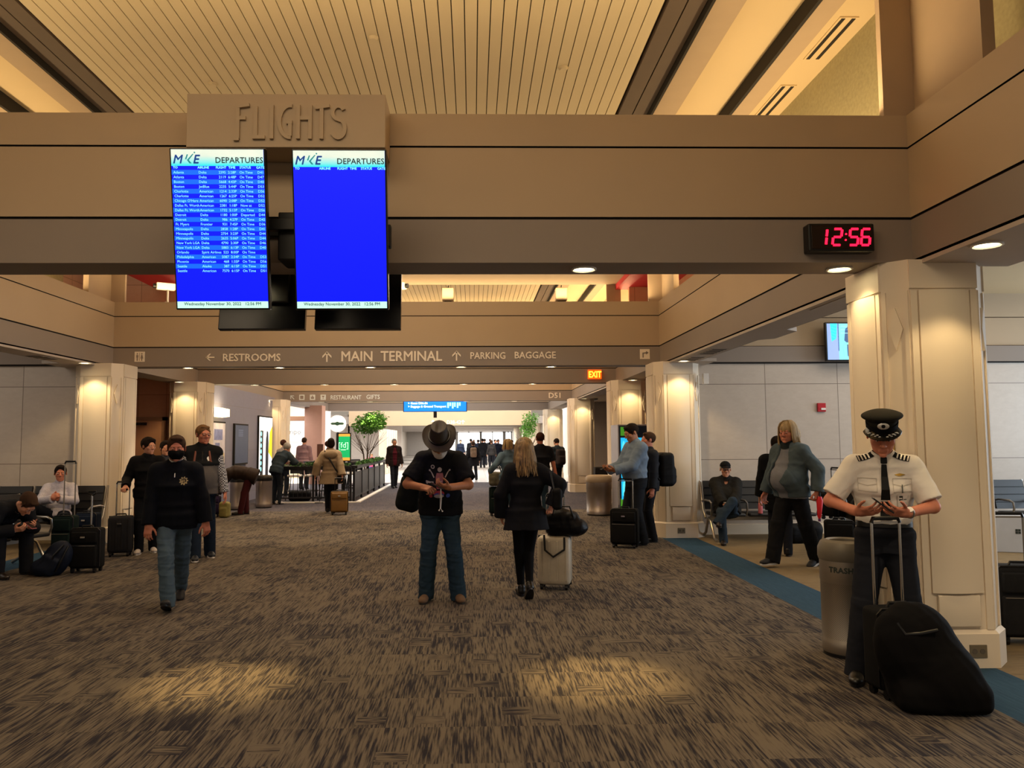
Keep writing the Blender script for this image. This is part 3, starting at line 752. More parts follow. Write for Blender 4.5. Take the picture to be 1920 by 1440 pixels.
class Human:
    def __init__(s, label, loc, head_to=0, H=1.78, g=1.0, belly=0.0, hip=.93, lean=0, bend=0, neck=0, side=0, twist=0, head=(0, 0, 0), hs=1.09,
                 feet=((.10, 0, 0, 0), (-.10, 0, 0, 0)), hands=None, elbow=None, knee=None, hand=None, sk='light', h=.009, fem=False, group=None, px=(0, 0), fat=0.0, sw=1.0):
        s.S = S = H / 1.78; s.g = g; s.h = h; s.fem = fem; s.belly = belly; s.label = label; s.loc = loc; s.rz = math.radians(head_to); s.group = group; s.sk = sk
        r = math.radians
        X = V3(1, 0, 0)
        def dirv(a, sd=0): return unit(np.array([math.sin(r(sd)), -math.sin(r(a)) * math.cos(r(sd)), math.cos(r(a)) * math.cos(r(sd))]))
        s.pel = V3(px[0], px[1], hip * S)
        s.u1 = dirv(lean, side); s.u2 = dirv(lean + bend * .5, side); s.u3 = dirv(lean + bend, side); s.u4 = dirv(lean + bend + neck, side * .6)
        s.waist = s.pel + s.u1 * .15 * S; s.chest = s.waist + s.u2 * .20 * S; s.nb = s.chest + s.u3 * .215 * S
        ct, st = math.cos(r(twist)), math.sin(r(twist))
        s.lat = unit(V3(ct, st, 0) - s.u3 * (V3(ct, st, 0) @ s.u3)); s.lat0 = X
        s.fwd3 = np.cross(s.u3, s.lat) * -1; s.fwd3 = unit(s.fwd3)
        if s.fwd3[1] > 0 and abs(lean + bend) < 80: s.fwd3 = -s.fwd3
        s.bk = -s.fwd3
        sh = (.148 if fem else .172) * S * sw
        s.shl = s.nb - s.u3 * .068 * S + s.lat * sh; s.shr = s.nb - s.u3 * .068 * S - s.lat * sh
        s.hc = s.nb + s.u4 * .165 * S + s.fwd3 * .025 * S
        s.hR = rotm(*head); s.hs = hs * S * 1.0
        s.hc = s.nb + s.u4 * .075 * S + (s.hR @ V3(0, -.012, .098)) * S
        s.arm = {}; s.leg = {}
        hands = hands or ((.26, -.06, .80), (-.26, -.06, .80)); elbow = elbow or ((.5, 1, -.2), (-.5, 1, -.2))
        for i, (k, a) in enumerate((('l', s.shl), ('r', s.shr))):
            e, w = ik(a, V3(hands[i]) , .295 * S, .265 * S, elbow[i]); s.arm[k] = (a, e, w)
        knee = knee or ((0.05, -1, 0), (-0.05, -1, 0))
        for i, k in enumerate('lr'):
            hj = s.pel + X * (.088 if not fem else .092) * S * (1 if k == 'l' else -1)
            f = feet[i]      # x, y, heading, pitch, lift
            lift = f[4] if len(f) > 4 else 0.0
            R = rotm(f[2], f[3] if len(f) > 3 else 0, 0)
            an = V3(f[0], f[1], .085 * S + lift)
            kn, an = ik(hj, an, .435 * S, .425 * S, knee[i]); s.leg[k] = (hj, kn, an, R)
        s.handspec = hand or ({}, {})
        s.parts = []
        s.fat = fat
        s.root = None
    # --- radii tables
    def torso(s, off=0.0, top=True, hem=None, bottom=True, flare=0.0, chest=0.0):
        """prims of the trunk, inflated by off; hem (metres below the hip joint, along the trunk) adds a skirt"""
        S, g = s.S, s.g; P = []; X = s.lat0; o = off
        w = dict(hip=(.168, .118), waist=(.148, .108), chest=(.168, .122), up=(.125, .074))
        if s.fem: w = dict(hip=(.172, .115), waist=(.122, .092), chest=(.145, .112), up=(.105, .066))
        R = {k: ((a * g) * S + o, (b * g) * S + o) for k, (a, b) in w.items()}
        c = lambda p, q: (p[0] * q, p[1] * q)
        if bottom:
            P.append(sec(s.pel - s.u1 * .05 * S, s.pel + s.u1 * .06 * S, X, R['hip'], c(R['hip'], .98), .05))
        P.append(sec(s.pel + s.u1 * .05 * S, s.waist, X, c(R['hip'], .97), R['waist'], .05))
        P.append(sec(s.waist, s.chest, s.lat, R['waist'], R['chest'], .06))
        P.append(sec(s.chest, s.chest + s.u3 * .15 * S, s.lat, R['chest'], R['up'], .07))
        for a in (s.shl, s.shr):
            m = s.nb - s.u3 * .02 * S
            P.append(cone(m, a, (.050 * g) * S + o, (.052 * g) * S + o, .05))
            P.append(cone(s.chest + (a - s.nb) * .55 + s.u3 * .02 * S, a - s.u3 * .02, (.080 * g) * S + o, (.050 * g) * S + o, .05))
        if s.belly: P.append(ell(s.waist + s.fwd3 * (.045 + s.belly * .4) * S + s.u1 * .01, ((.14 + s.belly * .5) * S + o, (.10 + s.belly * .6) * S + o, .16 * S + o), np.stack([s.lat0, -s.fwd3, s.u1], 1), .06))
        if s.fem:
            for q in (1, -1): P.append(ell(s.chest + s.fwd3 * .085 * S + s.lat * .068 * S * q + s.u3 * .01, (.062 * S + o * .6,) * 3, None, .05))
        if hem is not None:
            b = s.pel - s.u1 * hem * S
            P.append(sec(s.pel + s.u1 * .05 * S, b, X, R['hip'], ((w['hip'][0] * g + flare) * S + o, (w['hip'][1] * g + flare * .8) * S + o), .04))
        return P
    def armp(s, k, off=0.0, to=2.0, extra=0.0, rad=(.052, .044, .042, .029)):
        """to: 0..2, 1 = elbow, 2 = wrist; flat end"""
        S, g = s.S, .5 + .5 * s.g; a, e, w = s.arm[k]; P = []
        r = [(q * (.86 if s.fem else 1.0)) * g * S + off for q in rad]
        sx = unit(np.cross(e - a, w - e) + 1e-6)
        t1 = min(to, 1.0); P.append(cone(a, a + (e - a) * min(t1, .35), r[0], r[0], .03))
        if to > 1: P.append(cone(a, e, r[0], r[1], .02))
        else: P.append(sec(a, a + (e - a) * t1, sx, (r[0], r[0]), (r[0] + (r[1] - r[0]) * t1 + extra * t1,) * 2, .012))
        if to > 1:
            P.append(cone(e, e, r[1] * .98, r[1] * .98, .012))
            t2 = to - 1; P.append(sec(e, e + (w - e) * t2, sx, (r[2], r[2]), (r[2] + (r[3] - r[2]) * t2 + extra,) * 2, .012))
        return P
    def body(s):
        S = s.S; P = s.torso(-.004)
        P.append(cone(s.nb - s.u3 * .03, s.hc + s.hR @ V3(0, .018, -.05) * s.hs, .058 * S * (.85 if s.fem else 1.0), .053 * S * (.85 if s.fem else 1), .03))
        P += head_prims(s.hc, s.hR, s.hs * (.955 if s.fem else 1.0), s.fat)
        for i, k in enumerate('lr'):
            a, e, w = s.arm[k]
            P += s.armp(k, -.001, 2.0)
            hsx = s.handspec[i]
            fw = unit(hsx.get('fw', w - e)); nm = hsx.get('nm', (-1 if k == 'l' else 1, 0, 0))
            P.append(cone(e + (w - e) * .8, w + fw * .02, .029 * S, .027 * S, .02))
            P += hand_prims(w, fw, np.asarray(nm, float), -1 if k == 'l' else 1, S * (.90 if s.fem else 1.0), hsx.get('curl', (18, 28, 18)), hsx.get('spread', 1), hsx.get('thumb', 0), 1.0 if s.h < .008 else 1.12)
            hj, kn, an, R = s.leg[k]
            P += [cone(hj, kn, .078 * S, .050 * S, .03), cone(kn, an, .050 * S, .034 * S, .02), cone(an, an + R @ V3(0, -.11, -.055) * S, .033 * S, .020 * S, .02)]
        o = soft('person', P, s.h, skin(s.sk))
        o.location = s.loc; o.rotation_euler = (0, 0, s.rz)
        tag(o, s.label, 'person', s.group); s.root = o
        # eyes
        if s.h < .0105:
            for x in (-1, 1):
                c = s.hc + s.hR @ V3(.031 * x, -.0905, .004) * s.hs * (.955 if s.fem else 1.0)
                mb = MB(); z = s.hs
                def put(b, n0, q): mb.v = mb.v[:n0] + [tuple(s.hR @ (np.array(v) + q) + c) for v in mb.v[n0:]]
                mb.ball((0, 0, 0), (.0125 * z, .0075 * z, .0050 * z), 6); put(mb, 0, np.zeros(3))
                mb.m(1); n0 = len(mb.v); mb.ball((0, 0, 0), (.0056 * z, .0052 * z, .0049 * z), 5); put(mb, n0, np.array([0, -.0036, -.0004]) * z)
                mb.build('eye', [M_eyew, M_eye], o, True)
        return s
    def hp(s, x, y, z):
        return s.hc + s.hR @ (V3(x, y, z) * s.hs * (.955 if s.fem else 1.0))
    def brows(s, m):
        for x in (-1, 1): soft('eyebrow', [cone(s.hp(.014 * x, -.0925, .020), s.hp(.046 * x, -.083, .022), .0042, .0034, .002)], .0035, m, s.root)
    def hair(s, m, style='short', h=None):
        h = h or min(s.h, .008); H_ = s.hs * (.955 if s.fem else 1.0); R = s.hR
        e = {'buzz': .004, 'short': .0075, 'full': .017, 'long': .014, 'bald': .005}[style]
        P = [ell(s.hp(0, .018, .036), ((.0765 + e) * H_, (.097 + e) * H_, (.084 + e * 1.1) * H_), R, .015)]
        if style == 'full': P += [ell(s.hp(.0, -.055, .095), (.055 * H_, .032 * H_, .022 * H_), R, .02), ell(s.hp(.03, -.06, .085), (.035 * H_, .025 * H_, .02 * H_), R, .02)]
        # keep clear of the face: cut with a plane sloping from the brow to the nape, and around the ears
        if style != 'long':
            P.append(sub(s.hp(0, -.115, -.045), (.083 * H_, .080 * H_, .126 * H_), R, .012))
            P.append(cut(s.hp(0, .09, -.082), R @ V3(0, -.55, -1)))
            for x in (-1, 1): P.append(sub(s.hp(.085 * x, .004, -.022), (.028 * H_, .030 * H_, .040 * H_), R, .006))
            if style == 'bald': P.append(sub(s.hp(0, -.05, .10), (.062 * H_, .10 * H_, .062 * H_), R, .008))
        if style in ('short', 'full', 'bald'):
            for x in (-1, 1): P.append(cone(s.hp(.0745 * x, -.022, .045), s.hp(.0705 * x, -.030, -.018), .010 * H_, .006 * H_, .008))
            if style == 'short': P += [ell(s.hp(.0, -.052, .098), (.050 * H_, .026 * H_, .014 * H_), R, .02), ell(s.hp(.028, -.058, .092), (.026 * H_, .020 * H_, .012 * H_), R, .015)]
        o = soft('hair', P, h, m, s.root, folds=.0055 if style in ('full', 'long') else .004, seed=11, ff=105)
        return o
    def top(s, name, m, sleeve=2.0, off=.012, hem=None, flare=0.0, cuff=0.004, folds=.006, seed=3, ff=24, neckcut=True, colour=None, vneck=0.0, bottom=True, cutz=None):
        P = s.torso(off, hem=hem, flare=flare, bottom=bottom)
        if cutz: P.append(cut(s.pel + s.u1 * cutz, -s.u1))
        for k in 'lr':
            if sleeve > 0: P += s.armp(k, off + .006, sleeve, cuff)
        P.append(cone(s.nb - s.u3 * .05 * s.S, s.nb + s.u4 * .018 * s.S, .075 * s.S + off, .060 * s.S + off * .5, .03))
        if vneck: P.append(sub(s.nb + s.fwd3 * .10 * s.S - s.u3 * .0, (.045 * s.S, .06 * s.S, vneck * s.S), np.stack([s.lat, -s.fwd3, s.u3], 1), .01))
        return soft(name, P, s.h, m, s.root, folds, seed, ff, colour)
    def collar(s, m, hgt=.045, off=.012, name='collar', open_=True):
        n = 28; rings = []
        for dz, dr in ((-.012, .004), (hgt, -.004), (hgt + .003, .004), (-.016, .013)):
            ring = []
            for i in range(n):
                a = 2 * PI * i / n; q = (s.lat * math.cos(a) + s.fwd3 * math.sin(a))
                drop = (.030 * max(0, math.sin(a)) ** 2) if open_ else 0.012 * max(0, math.sin(a))
                ring.append(s.nb + s.u4 * (dz + .008 - drop) * s.S + q * (.062 * s.S * (.88 if s.fem else 1) + off * .6 + dr) + s.fwd3 * .012)
            rings.append(ring)
        rings.append(rings[0])
        return MB().ring(rings, caps=False).build(name, m, s.root, True, 60)
    def trousers(s, m, off=.012, flare=(.085, .062, .056), folds=.006, seed=5, name='trousers', short=0.0, waist=.10, ff=26):
        S, g = s.S, s.g; X = s.lat0; P = []
        hw = (.170, .120) if not s.fem else (.176, .118)
        R = (hw[0] * g * S + off * .7, hw[1] * g * S + off * .7); wv = ((.150 if not s.fem else .130) * g * S + off * .6, .108 * g * S + off * .6)
        P.append(sec(s.pel - s.u1 * .085 * S, s.pel + s.u1 * .05 * S, X, (R[0] * .96, R[1] * .97), R, .05)); P.append(sec(s.pel + s.u1 * .04 * S, s.pel + s.u1 * waist * S, X, (R[0] * .985, R[1] * .985), wv, .05)); P.append(ell(s.pel - s.u1 * .055 * S, (.095 * S * g, .085 * S * g, .06 * S), None, .04))
        for k in 'lr':
            hj, kn, an, fR = s.leg[k]
            t, c, z = (f * S + off * .6 for f in flare)
            P.append(cone(hj - (hj - s.pel) * .1, kn, t * (.75 + .25 * g) + .004, c + .002, .04)); d = unit(an - kn)
            end = an + d * (.038 * S if not short else -short)
            P.append(sec(kn - d * .02, end + d * .025 * S, X, (c + .004, c + .004), (z, z * 1.08), .014))
        return soft(name, P, s.h, m, s.root, folds, seed, ff)
    def shoes(s, m, sole=None, name='shoe', L=.275, heel=0.0, h=None):
        S = s.S; h = h or min(s.h, .008); sole = sole or M_black
        for k in 'lr':
            hj, kn, an, R = s.leg[k]; c = an - R @ V3(0, 0, .085) * S
            q = lambda x, y, z: c + R @ (V3(x, y, z) * S)
            u = soft(name, [cone(q(0, .035, .048), q(0, -.10, .040), .040 * S, .042 * S, .03), ell(q(0, -.145, .033), (.046 * S, .062 * S, .032 * S), R, .03),
                            cone(q(0, .03, .055), q(0, .03, .095), .042 * S, .044 * S, .02), cut(q(0, 0, .014), R @ V3(0, 0, -1)), ], h, m, s.root)
            mb = MB(); n = 20; pts = []
            for i in range(n):
                a = 2 * PI * i / n; pts.append((math.cos(a) * (.046 + .004 * max(0, -math.sin(a))), -.062 + math.sin(a) * .142))
            mb.ring([[tuple(q(x, y, z)) for x, y in pts] for z in (.0, .022)])
            sl = mb.build('sole', sole, u)
        return s
    def decal(s, target, polys, origin, dr, up, m, name, off=.003, lift=.0015):
        """flat shapes (2-D polygons in metres) pressed on to the surface of target along dr"""
        bv = BVHTree.FromPolygons([v.co for v in target.data.vertices], [tuple(p.vertices) for p in target.data.polygons])
        dr = Vector(unit(dr)); up = Vector(up); up = (up - dr * up.dot(dr)).normalized(); rt = dr.cross(up) ; mb = MB()
        for pi_, (poly, mi) in enumerate(polys):
            bm = bmesh.new(); bm.faces.new([bm.verts.new((x, y, 0)) for x, y in poly])
            bmesh.ops.triangulate(bm, faces=bm.faces[:])
            for _ in range(2):
                ed = [e for e in bm.edges if e.calc_length() > .025]
                if ed: bmesh.ops.subdivide_edges(bm, edges=ed, cuts=1)
            bmesh.ops.triangulate(bm, faces=bm.faces[:])
            bm.verts.index_update(); vs = []
            for v in bm.verts:
                o = Vector(origin) + rt * v.co.x + up * v.co.y - dr * .3
                hit = bv.ray_cast(o, dr)
                vs.append((hit[0] - dr * (off + .0003 * pi_)) if hit[0] else o + dr * .3)
            mb.cur = mi; mb.add(vs, [[v.index for v in f.verts] for f in bm.faces]); bm.free()
        return mb.build(name, m, s.root)
    def strap(s, target, pts, w, m, name='strap', r=.006):
        pass
    def wpt(s, p):
        """figure-local point -> world"""
        return s.root.matrix_basis @ Vector(p)
def circ(r, cx=0, cy=0, n=18, ry=None): return [(cx + r * math.cos(2 * PI * i / n), cy + (ry or r) * math.sin(2 * PI * i / n)) for i in range(n)]
def rect(x0, y0, x1, y1): return [(x0, y0), (x1, y0), (x1, y1), (x0, y1)]
# ------------------------------------------------------------------ signs, screens, clock
def emis(name, col, e=1.0):
    return mat(name, col, .4, 0, .02, 3, 0, 0, e)
M_scr = emis('screen_blue', '#0010ff', 1.2); M_scrrow = emis('screen_row_blue', '#0a5cff', 1.1); M_cyan = emis('screen_text_cyan', '#7fe4ff', 1.15)
M_dark = mat('screen_text_dark', '#2b3330', .5); M_navy = emis('logo_navy', '#0d3f8f', .6)
M_bez = mat('screen_bezel', '#0a0c12', .25)
def header_mat():
    m = bpy.data.materials.new('screen_header'); m.use_nodes = True; nt = m.node_tree; N = nt.nodes; L = nt.links; b = N['Principled BSDF']
    tc = N.new('ShaderNodeTexCoord'); sp = N.new('ShaderNodeSeparateXYZ'); L.new(tc.outputs['Object'], sp.inputs[0])
    mr = N.new('ShaderNodeMapRange'); mr.inputs['From Min'].default_value = .415; mr.inputs['From Max'].default_value = .475; L.new(sp.outputs[2], mr.inputs['Value'])
    n = N.new('ShaderNodeTexNoise'); n.inputs['Scale'].default_value = 6; L.new(tc.outputs['Object'], n.inputs['Vector'])
    c = node_mix(nt, mr.outputs['Result'], lin('#2fe0ee'), node_mix(nt, n.outputs['Fac'], lin('#bcd9d4'), lin('#eef4e8')))
    L.new(c, b.inputs['Base Color']); L.new(c, b.inputs['Emission Color']); b.inputs['Emission Strength'].default_value = .78
    return m
M_head = header_mat(); M_foot = emis('screen_footer', '#b9ece2', .95)
ROWS = '''Atlanta|Delta|2395|2:28P|On Time|D41
Atlanta|Delta|2119|6:48P|On Time|D47
Boston|Delta|5668|4:43P|On Time|D40
Boston|JetBlue|2235|5:44P|On Time|D53
Charlotte|American|1214|2:33P|On Time|D56
Charlotte|American|1267|6:25P|On Time|D52
Chicago O'Hare|American|6090|2:08P|On Time|D52
Dallas Ft. Worth|American|2381|1:18P|Now at|D52
Dallas Ft. Worth|American|1732|5:13P|On Time|D56
Detroit|Delta|1180|1:00P|Departed|D44
Detroit|Delta|986|4:27P|On Time|D42
Ft. Myers|Frontier|931|7:45P|On Time|D36
Minneapolis|Delta|2858|1:28P|On Time|D41
Minneapolis|Delta|2704|3:23P|On Time|D44
Minneapolis|Delta|2635|5:06P|On Time|D44
New York LGA|Delta|4790|2:30P|On Time|D46
New York LGA|Delta|5883|6:13P|On Time|D40
Orlando|Spirit Airlines|523|8:00P|On Time|
Philadelphia|American|5087|2:34P|On Time|D53
Phoenix|American|468|1:35P|On Time|D56
Seattle|Alaska|387|6:15P|On Time|D51
Seattle|American|7570|6:15P|On Time|D51'''.split('\n')
def flight_screen(x, y, z, tilt, rows, label, back=False, w=.62, hgt=1.05):
    r = empty('flight_screen', (x, y, z)); r.rotation_euler = (math.radians(tilt), 0, PI if back else 0)
    tag(r, label, 'screen', None)
    hw, hh = w / 2, hgt / 2
    MB().box(-hw, hw, .0, .055, -hh, hh, .006).build('bezel', M_bez, r)
    MB().box(-hw * .62, hw * .62, .055, .10, -hh * .62, hh * .7, .012).build('rear_housing', M_black, r)
    MB().box(-.07, .07, .10, .57 if not back else .18, -.06, .12, .006).build('mount_bracket', M_black, r)
    if back:
        MB().box(-hw + .012, hw - .012, -.002, .001, -hh + .012, hh - .012).build('display', M_scr, r)
        return r
    b = .011
    d = MB().box(-hw + b, hw - b, -.002, .001, -hh + b, hh - b).build('display', M_scr, r)
    MB().box(-hw + b, hw - b, -.004, -.001, hh - .116, hh - b).build('header', M_head, d)
    MB().box(-hw + b, hw - b, -.004, -.001, -hh + b, -hh + .055).build('footer', M_foot, d)
    t = text_mb('M', .078, M=T(-.290, -.0055, .425), bold=.0016, shear=.25); text_mb('E', .078, t, T(-.160, -.0055, .425), bold=.0018, shear=.25)
    t.build('logo_lettering', M_navy, d)
    k = MB(); k.prism([(-.208, .452), (-.196, .482), (-.188, .482), (-.200, .450)], 'y', -.006, -.005)
    k.prism([(-.196, .446), (-.158, .486), (-.152, .484), (-.184, .446), (-.166, .425), (-.180, .425)], 'y', -.0063, -.0053)
    k.prism([(x_ + .0, z_) for x_, z_ in ((-.152, .494), (-.146, .500), (-.140, .494), (-.146, .488))], 'y', -.006, -.005)
    k.build('logo_swoosh', emis('logo_teal', '#1f8f9a', .5), d)
    text_mb('DEPARTURES', .052, M=T(.297, -.0055, .428), bold=.0006, align='RIGHT', space=1.02).build('title_lettering', M_dark, d)
    t = MB()
    for s_, x_ in (('TO', -.288), ('AIRLINE', -.13), ('FLIGHT', -.012), ('TIME', .07), ('STATUS', .142), ('GATE', .25)):
        text_mb(s_, .021, t, T(x_, -.0045, .392), bold=.0005)
    t.build('column_lettering', M_cyan, d)
    text_mb('Wednesday November 30, 2022   12:56 PM', .0285, M=T(.0, -.0055, -.495), align='CENTER', bold=.0003).build('date_lettering', M_dark, d)
    if rows:
        p = .0303; st = MB(); tx = MB()
        for i, q in enumerate(ROWS):
            zc = .368 - i * p
            if i % 2 == 0: st.box(-hw + b, hw - b, -.0035, -.001, zc - p * .5, zc + p * .5)
            for s_, x_, al in zip(q.split('|'), (-.288, -.125, .052, .118, .140, .298), ('LEFT', 'LEFT', 'RIGHT', 'RIGHT', 'LEFT', 'RIGHT')):
                if s_: text_mb(s_, .0235, tx, T(x_, -.0045, zc - .008), align=al)
        st.build('row_stripes', M_scrrow, d); tx.build('flight_rows', M_cyan, d)
    return r
flight_screen(-1.655, 5.015, 3.015, 10.3, True, 'left departures screen filled with rows of flights under the FLIGHTS panel')
flight_screen(-.868, 5.03, 3.015, 10.3, False, 'right departures screen, plain blue without any flight rows')
for x, lb in ((-1.66, 'black back of a screen hung behind the left departures screen'), (-.905, 'black back of a screen hung behind the right departures screen')):
    o = flight_screen(x, 6.19, 3.03, 9, False, lb, True, .68, 1.08)
r = empty('screen_mount', (-1.26, 5.3, 3.1)); tag(r, 'black steel screen mount between the two departures screens', 'mount')
MB().box(-.52, .52, .26, .30, .02, .12, .004).build('rail', M_black, r)
MB().box(-.09, .09, .0, .28, -.22, .12, .01).build('junction_box', M_black, r)
MB().box(-.55, .62, -.05, .02, -.02, .06, .006).build('cross_arm', M_black, r)
for x in (-.40, .40): MB().box(x - .03, x + .03, .02, .27, -.02, .10, .006).build('bracket_arm', M_black, r)
MB().box(.665, .70, -.05, .02, -.14, .02, .008).build('grab_handle', M_black, r)

def flights_panel():
    r = empty('flights_panel', (-1.30, 5.29, 3.68)); tag(r, 'beige panel with raised FLIGHTS lettering above the departures screens', 'sign')
    MB().box(-.695, .695, 0, .30, 0, .385, .004).build('panel', M_beam, r)
    lv = [0]
    def stroke(mb, pts, w=.026):
        lv[0] += 1; y0 = -.018 - .0012 * (lv[0] % 4); n = len(pts); q = []
        for i in range(n):
            a, b = pts[max(i - 1, 0)], pts[min(i + 1, n - 1)]; d = Vector((b[0] - a[0], b[1] - a[1])).normalized() * w / 2
            q.append(((pts[i][0] - d.y, pts[i][1] + d.x), (pts[i][0] + d.y, pts[i][1] - d.x)))
        mb.ring([[(l[0], y0, l[1]), (r_[0], y0, r_[1]), (r_[0], 0, r_[1]), (l[0], 0, l[1])] for l, r_ in q])
    def arc(cx, cz, rx, rz, a0, a1, n=14): return [(cx + rx * math.cos(math.radians(a0 + (a1 - a0) * i / n)), cz + rz * math.sin(math.radians(a0 + (a1 - a0) * i / n))) for i in range(n + 1)]
    z0, z1 = .055, .30; x = -.355
    L = {}
    def letter(name, strokes):
        mb = MB()
        for s_ in strokes: stroke(mb, s_)
        mb.build('letter_' + name, M_beam, r)
    letter('f', [[(x + .02, z0), (x + .02, z1)], [(x - .005, z0), (x + .03, z0)], [(x + .02, z1 - .012), (x + .10, z1 - .0)], [(x + .02, z0 + .15), (x + .075, z0 + .15)]]); x += .125
    letter('l', [[(x + .02, z0), (x + .02, z1 - .01)], [(x, z0 + .012), (x + .085, z0 + .012)]]); x += .12
    letter('i', [[(x + .012, z0), (x + .012, z1)]]); x += .055
    letter('g', [arc(x + .085, z0 + .125, .075, .115, 80, 275), [(x + .085, z0 + .02), (x + .085, z0 + .12)], [(x + .06, z0 + .12), (x + .10, z0 + .12)]]); x += .13
    letter('h', [[(x + .012, z0), (x + .012, z1)], [(x + .095, z0), (x + .095, z1)], [(x + .012, z0 + .15), (x + .095, z0 + .15)]]); x += .13
    letter('t', [[(x + .045, z0), (x + .045, z1 - .01)], [(x, z1 - .02), (x + .10, z1 - .005)]]); x += .12
    letter('s', [arc(x + .042, z0 + .19, .040, .048, 25, 250) + arc(x + .042, z0 + .075, .046, .066, 62, -155)])
flights_panel()

# LED clock
def clock():
    r = empty('wall_clock', (2.72, 5.6, 3.095)); tag(r, 'black digital clock with red 12:56 digits on the near beam', 'clock')
    MB().box(-.245, .245, -.10, 0, -.105, .105, .012).build('case', M_black, r)
    MB().box(-.225, .225, -.104, -.098, -.088, .088, .004).build('face_plate', mat('clock_face', '#140404', .2), r)
    M_led = emis('red_led', '#ff1030', 4.0)
    seg = {'1': 'bc', '2': 'abged', '5': 'afgcd', '6': 'afgedc'}
    def digit(ch, x0):
        w, h = .062, .12; mb = MB(); sh = lambda x, z: (x0 + x + z * .12, z)
        S = {'a': ((.006, h), (w - .006, h)), 'g': ((.006, h / 2), (w - .006, h / 2)), 'd': ((.006, 0), (w - .006, 0)), 'f': ((0, h / 2 + .006), (0, h - .006)), 'e': ((0, .006), (0, h / 2 - .006)), 'b': ((w, h / 2 + .006), (w, h - .006)), 'c': ((w, .006), (w, h / 2 - .006))}
        for k in seg[ch]:
            a, b = S[k]; p, q = sh(*a), sh(*b)
            mb.tube([(p[0], -.107, p[1] - .06), (q[0], -.107, q[1] - .06)], .0085, 6)
        mb.build('digit', M_led, r)
    for ch, x in (('1', -.172), ('2', -.062), ('5', .062), ('6', .150)): digit(ch, x - .012)
    mb = MB(); mb.ball((.030, -.107, .022), .007, 6); mb.ball((.026, -.107, -.022), .007, 6); mb.build('colon', M_led, r)
clock()

# wayfinding letters on the lower beam bands: at() gives points on the face
M_sign = mat('sign_letter_cream', '#e9ddcb', .5, var=.02); M_signb = mat('sign_letter_pale', '#cfd6d6', .5, var=.02)
def sign_text(body, px, pyb, Y, hpx, label, m=None, bold=.0, wpx=None):
    a = at(px, pyb, Y); sz = hpx * Y / FPX / .72
    t = text_mb(body, sz, ext=.004, bold=sz * bold)
    xs = [v[0] for v in t.v]; W = max(xs) - min(xs); k = 1.0
    if wpx: k = wpx * Y / FPX / W
    t.xf(T(a.x, Y - .004, a.z) @ Matrix.Diagonal((k, 1, 1, 1)) @ T(-min(xs), 0, 0))
    tag(t.build('wall_lettering', m or M_sign), label, 'sign')
Y2 = 13.4
sign_text('RESTROOMS', 418, 677, Y2, 14, 'raised word RESTROOMS on the beam under the left screen', None, .016, 107)
sign_text('MAIN  TERMINAL', 640, 677, Y2, 19, 'raised words MAIN TERMINAL in the middle of the sign beam', None, .018, 189)
sign_text('PARKING', 882, 673, Y2, 13, 'raised word PARKING right of MAIN TERMINAL', None, .016, 66)
sign_text('BAGGAGE', 965, 672, Y2, 13, 'raised word BAGGAGE right of PARKING', None, .016, 78)
def arrow(px, py, Y, s, ang, label, m=None):
    a = at(px, py, Y); k = s * Y / FPX; mb = MB()
    for pts in ([(-.07, -.5), (.07, -.5), (.07, .40), (-.07, .40)], [(-.42, .08), (0, .5), (0, .30), (-.42, -.12)], [(.42, .08), (.42, -.12), (0, .30), (0, .5)]):
        mb.prism([(p[0] * k, p[1] * k) for p in pts], 'y', -.008, 0)
    mb.xf(T(a.x, Y, a.z) @ RY(ang)); tag(mb.build('arrow_sign', m or M_sign), label, 'sign')
arrow(394, 670, Y2, 16, -90, 'left pointing arrow before the word RESTROOMS')
arrow(613, 669, Y2, 20, 0, 'upward arrow before the words MAIN TERMINAL')
arrow(856, 667, Y2, 19, 0, 'upward arrow between MAIN TERMINAL and PARKING')
def icon(px, py, Y, s, label, fig, m=None, m2=None):
    a = at(px, py, Y); k = s * Y / FPX; r = empty('pictogram', (a.x, Y, a.z)); tag(r, label, 'sign')
    MB().box(-k / 2, k / 2, -.006, 0, -k / 2, k / 2, .003).build('plate', m or M_sign, r)
    mb = MB()
    for q in fig: mb.prism([(x * k, z * k) for x, z in q], 'y', -.009, -.004)
    mb.build('symbol', m2 or M_low, r)
man = lambda x: [[(x - .10, .18), (x + .10, .18), (x + .10, -.08), (x + .06, -.08), (x + .06, -.4), (x - .06, -.4), (x - .06, -.08), (x - .10, -.08)], circ(.07, x, .29, 10)]
wom = lambda x: [[(x - .06, .18), (x + .06, .18), (x + .14, -.18), (x + .05, -.18), (x + .05, -.4), (x - .05, -.4), (x - .05, -.18), (x - .14, -.18)], circ(.07, x, .29, 10)]
icon(262, 669, Y2, 19, 'restroom pictogram plate at the left end of the sign beam', man(-.22) + wom(.22) + [rect(-.02, -.4, .02, .4)])
icon(1209, 664, Y2, 19, 'turning arrow pictogram plate at the right end of the sign beam', [rect(-.25, -.35, -.12, .05), [(-.25, .02), (-.25, .15), (.2, .2), (.2, .08)], [(.12, .32), (.38, .14), (.12, -.05)]])
Y4 = 25.4
sign_text('RESTAURANT', 620, 749, Y4, 8, 'raised word RESTAURANT on the far sign beam', M_signb, .016, 57)
sign_text('GIFTS', 687, 748, Y4, 8, 'raised word GIFTS on the far sign beam', M_signb, .016, 25)
sign_text('D51', 1029, 746, Y4, 10, 'raised gate number D51 on the far sign beam', None, .016, 22)
arrow(548, 745, Y4, 10, -45, 'small diagonal arrow at the left of the far sign beam', M_signb)
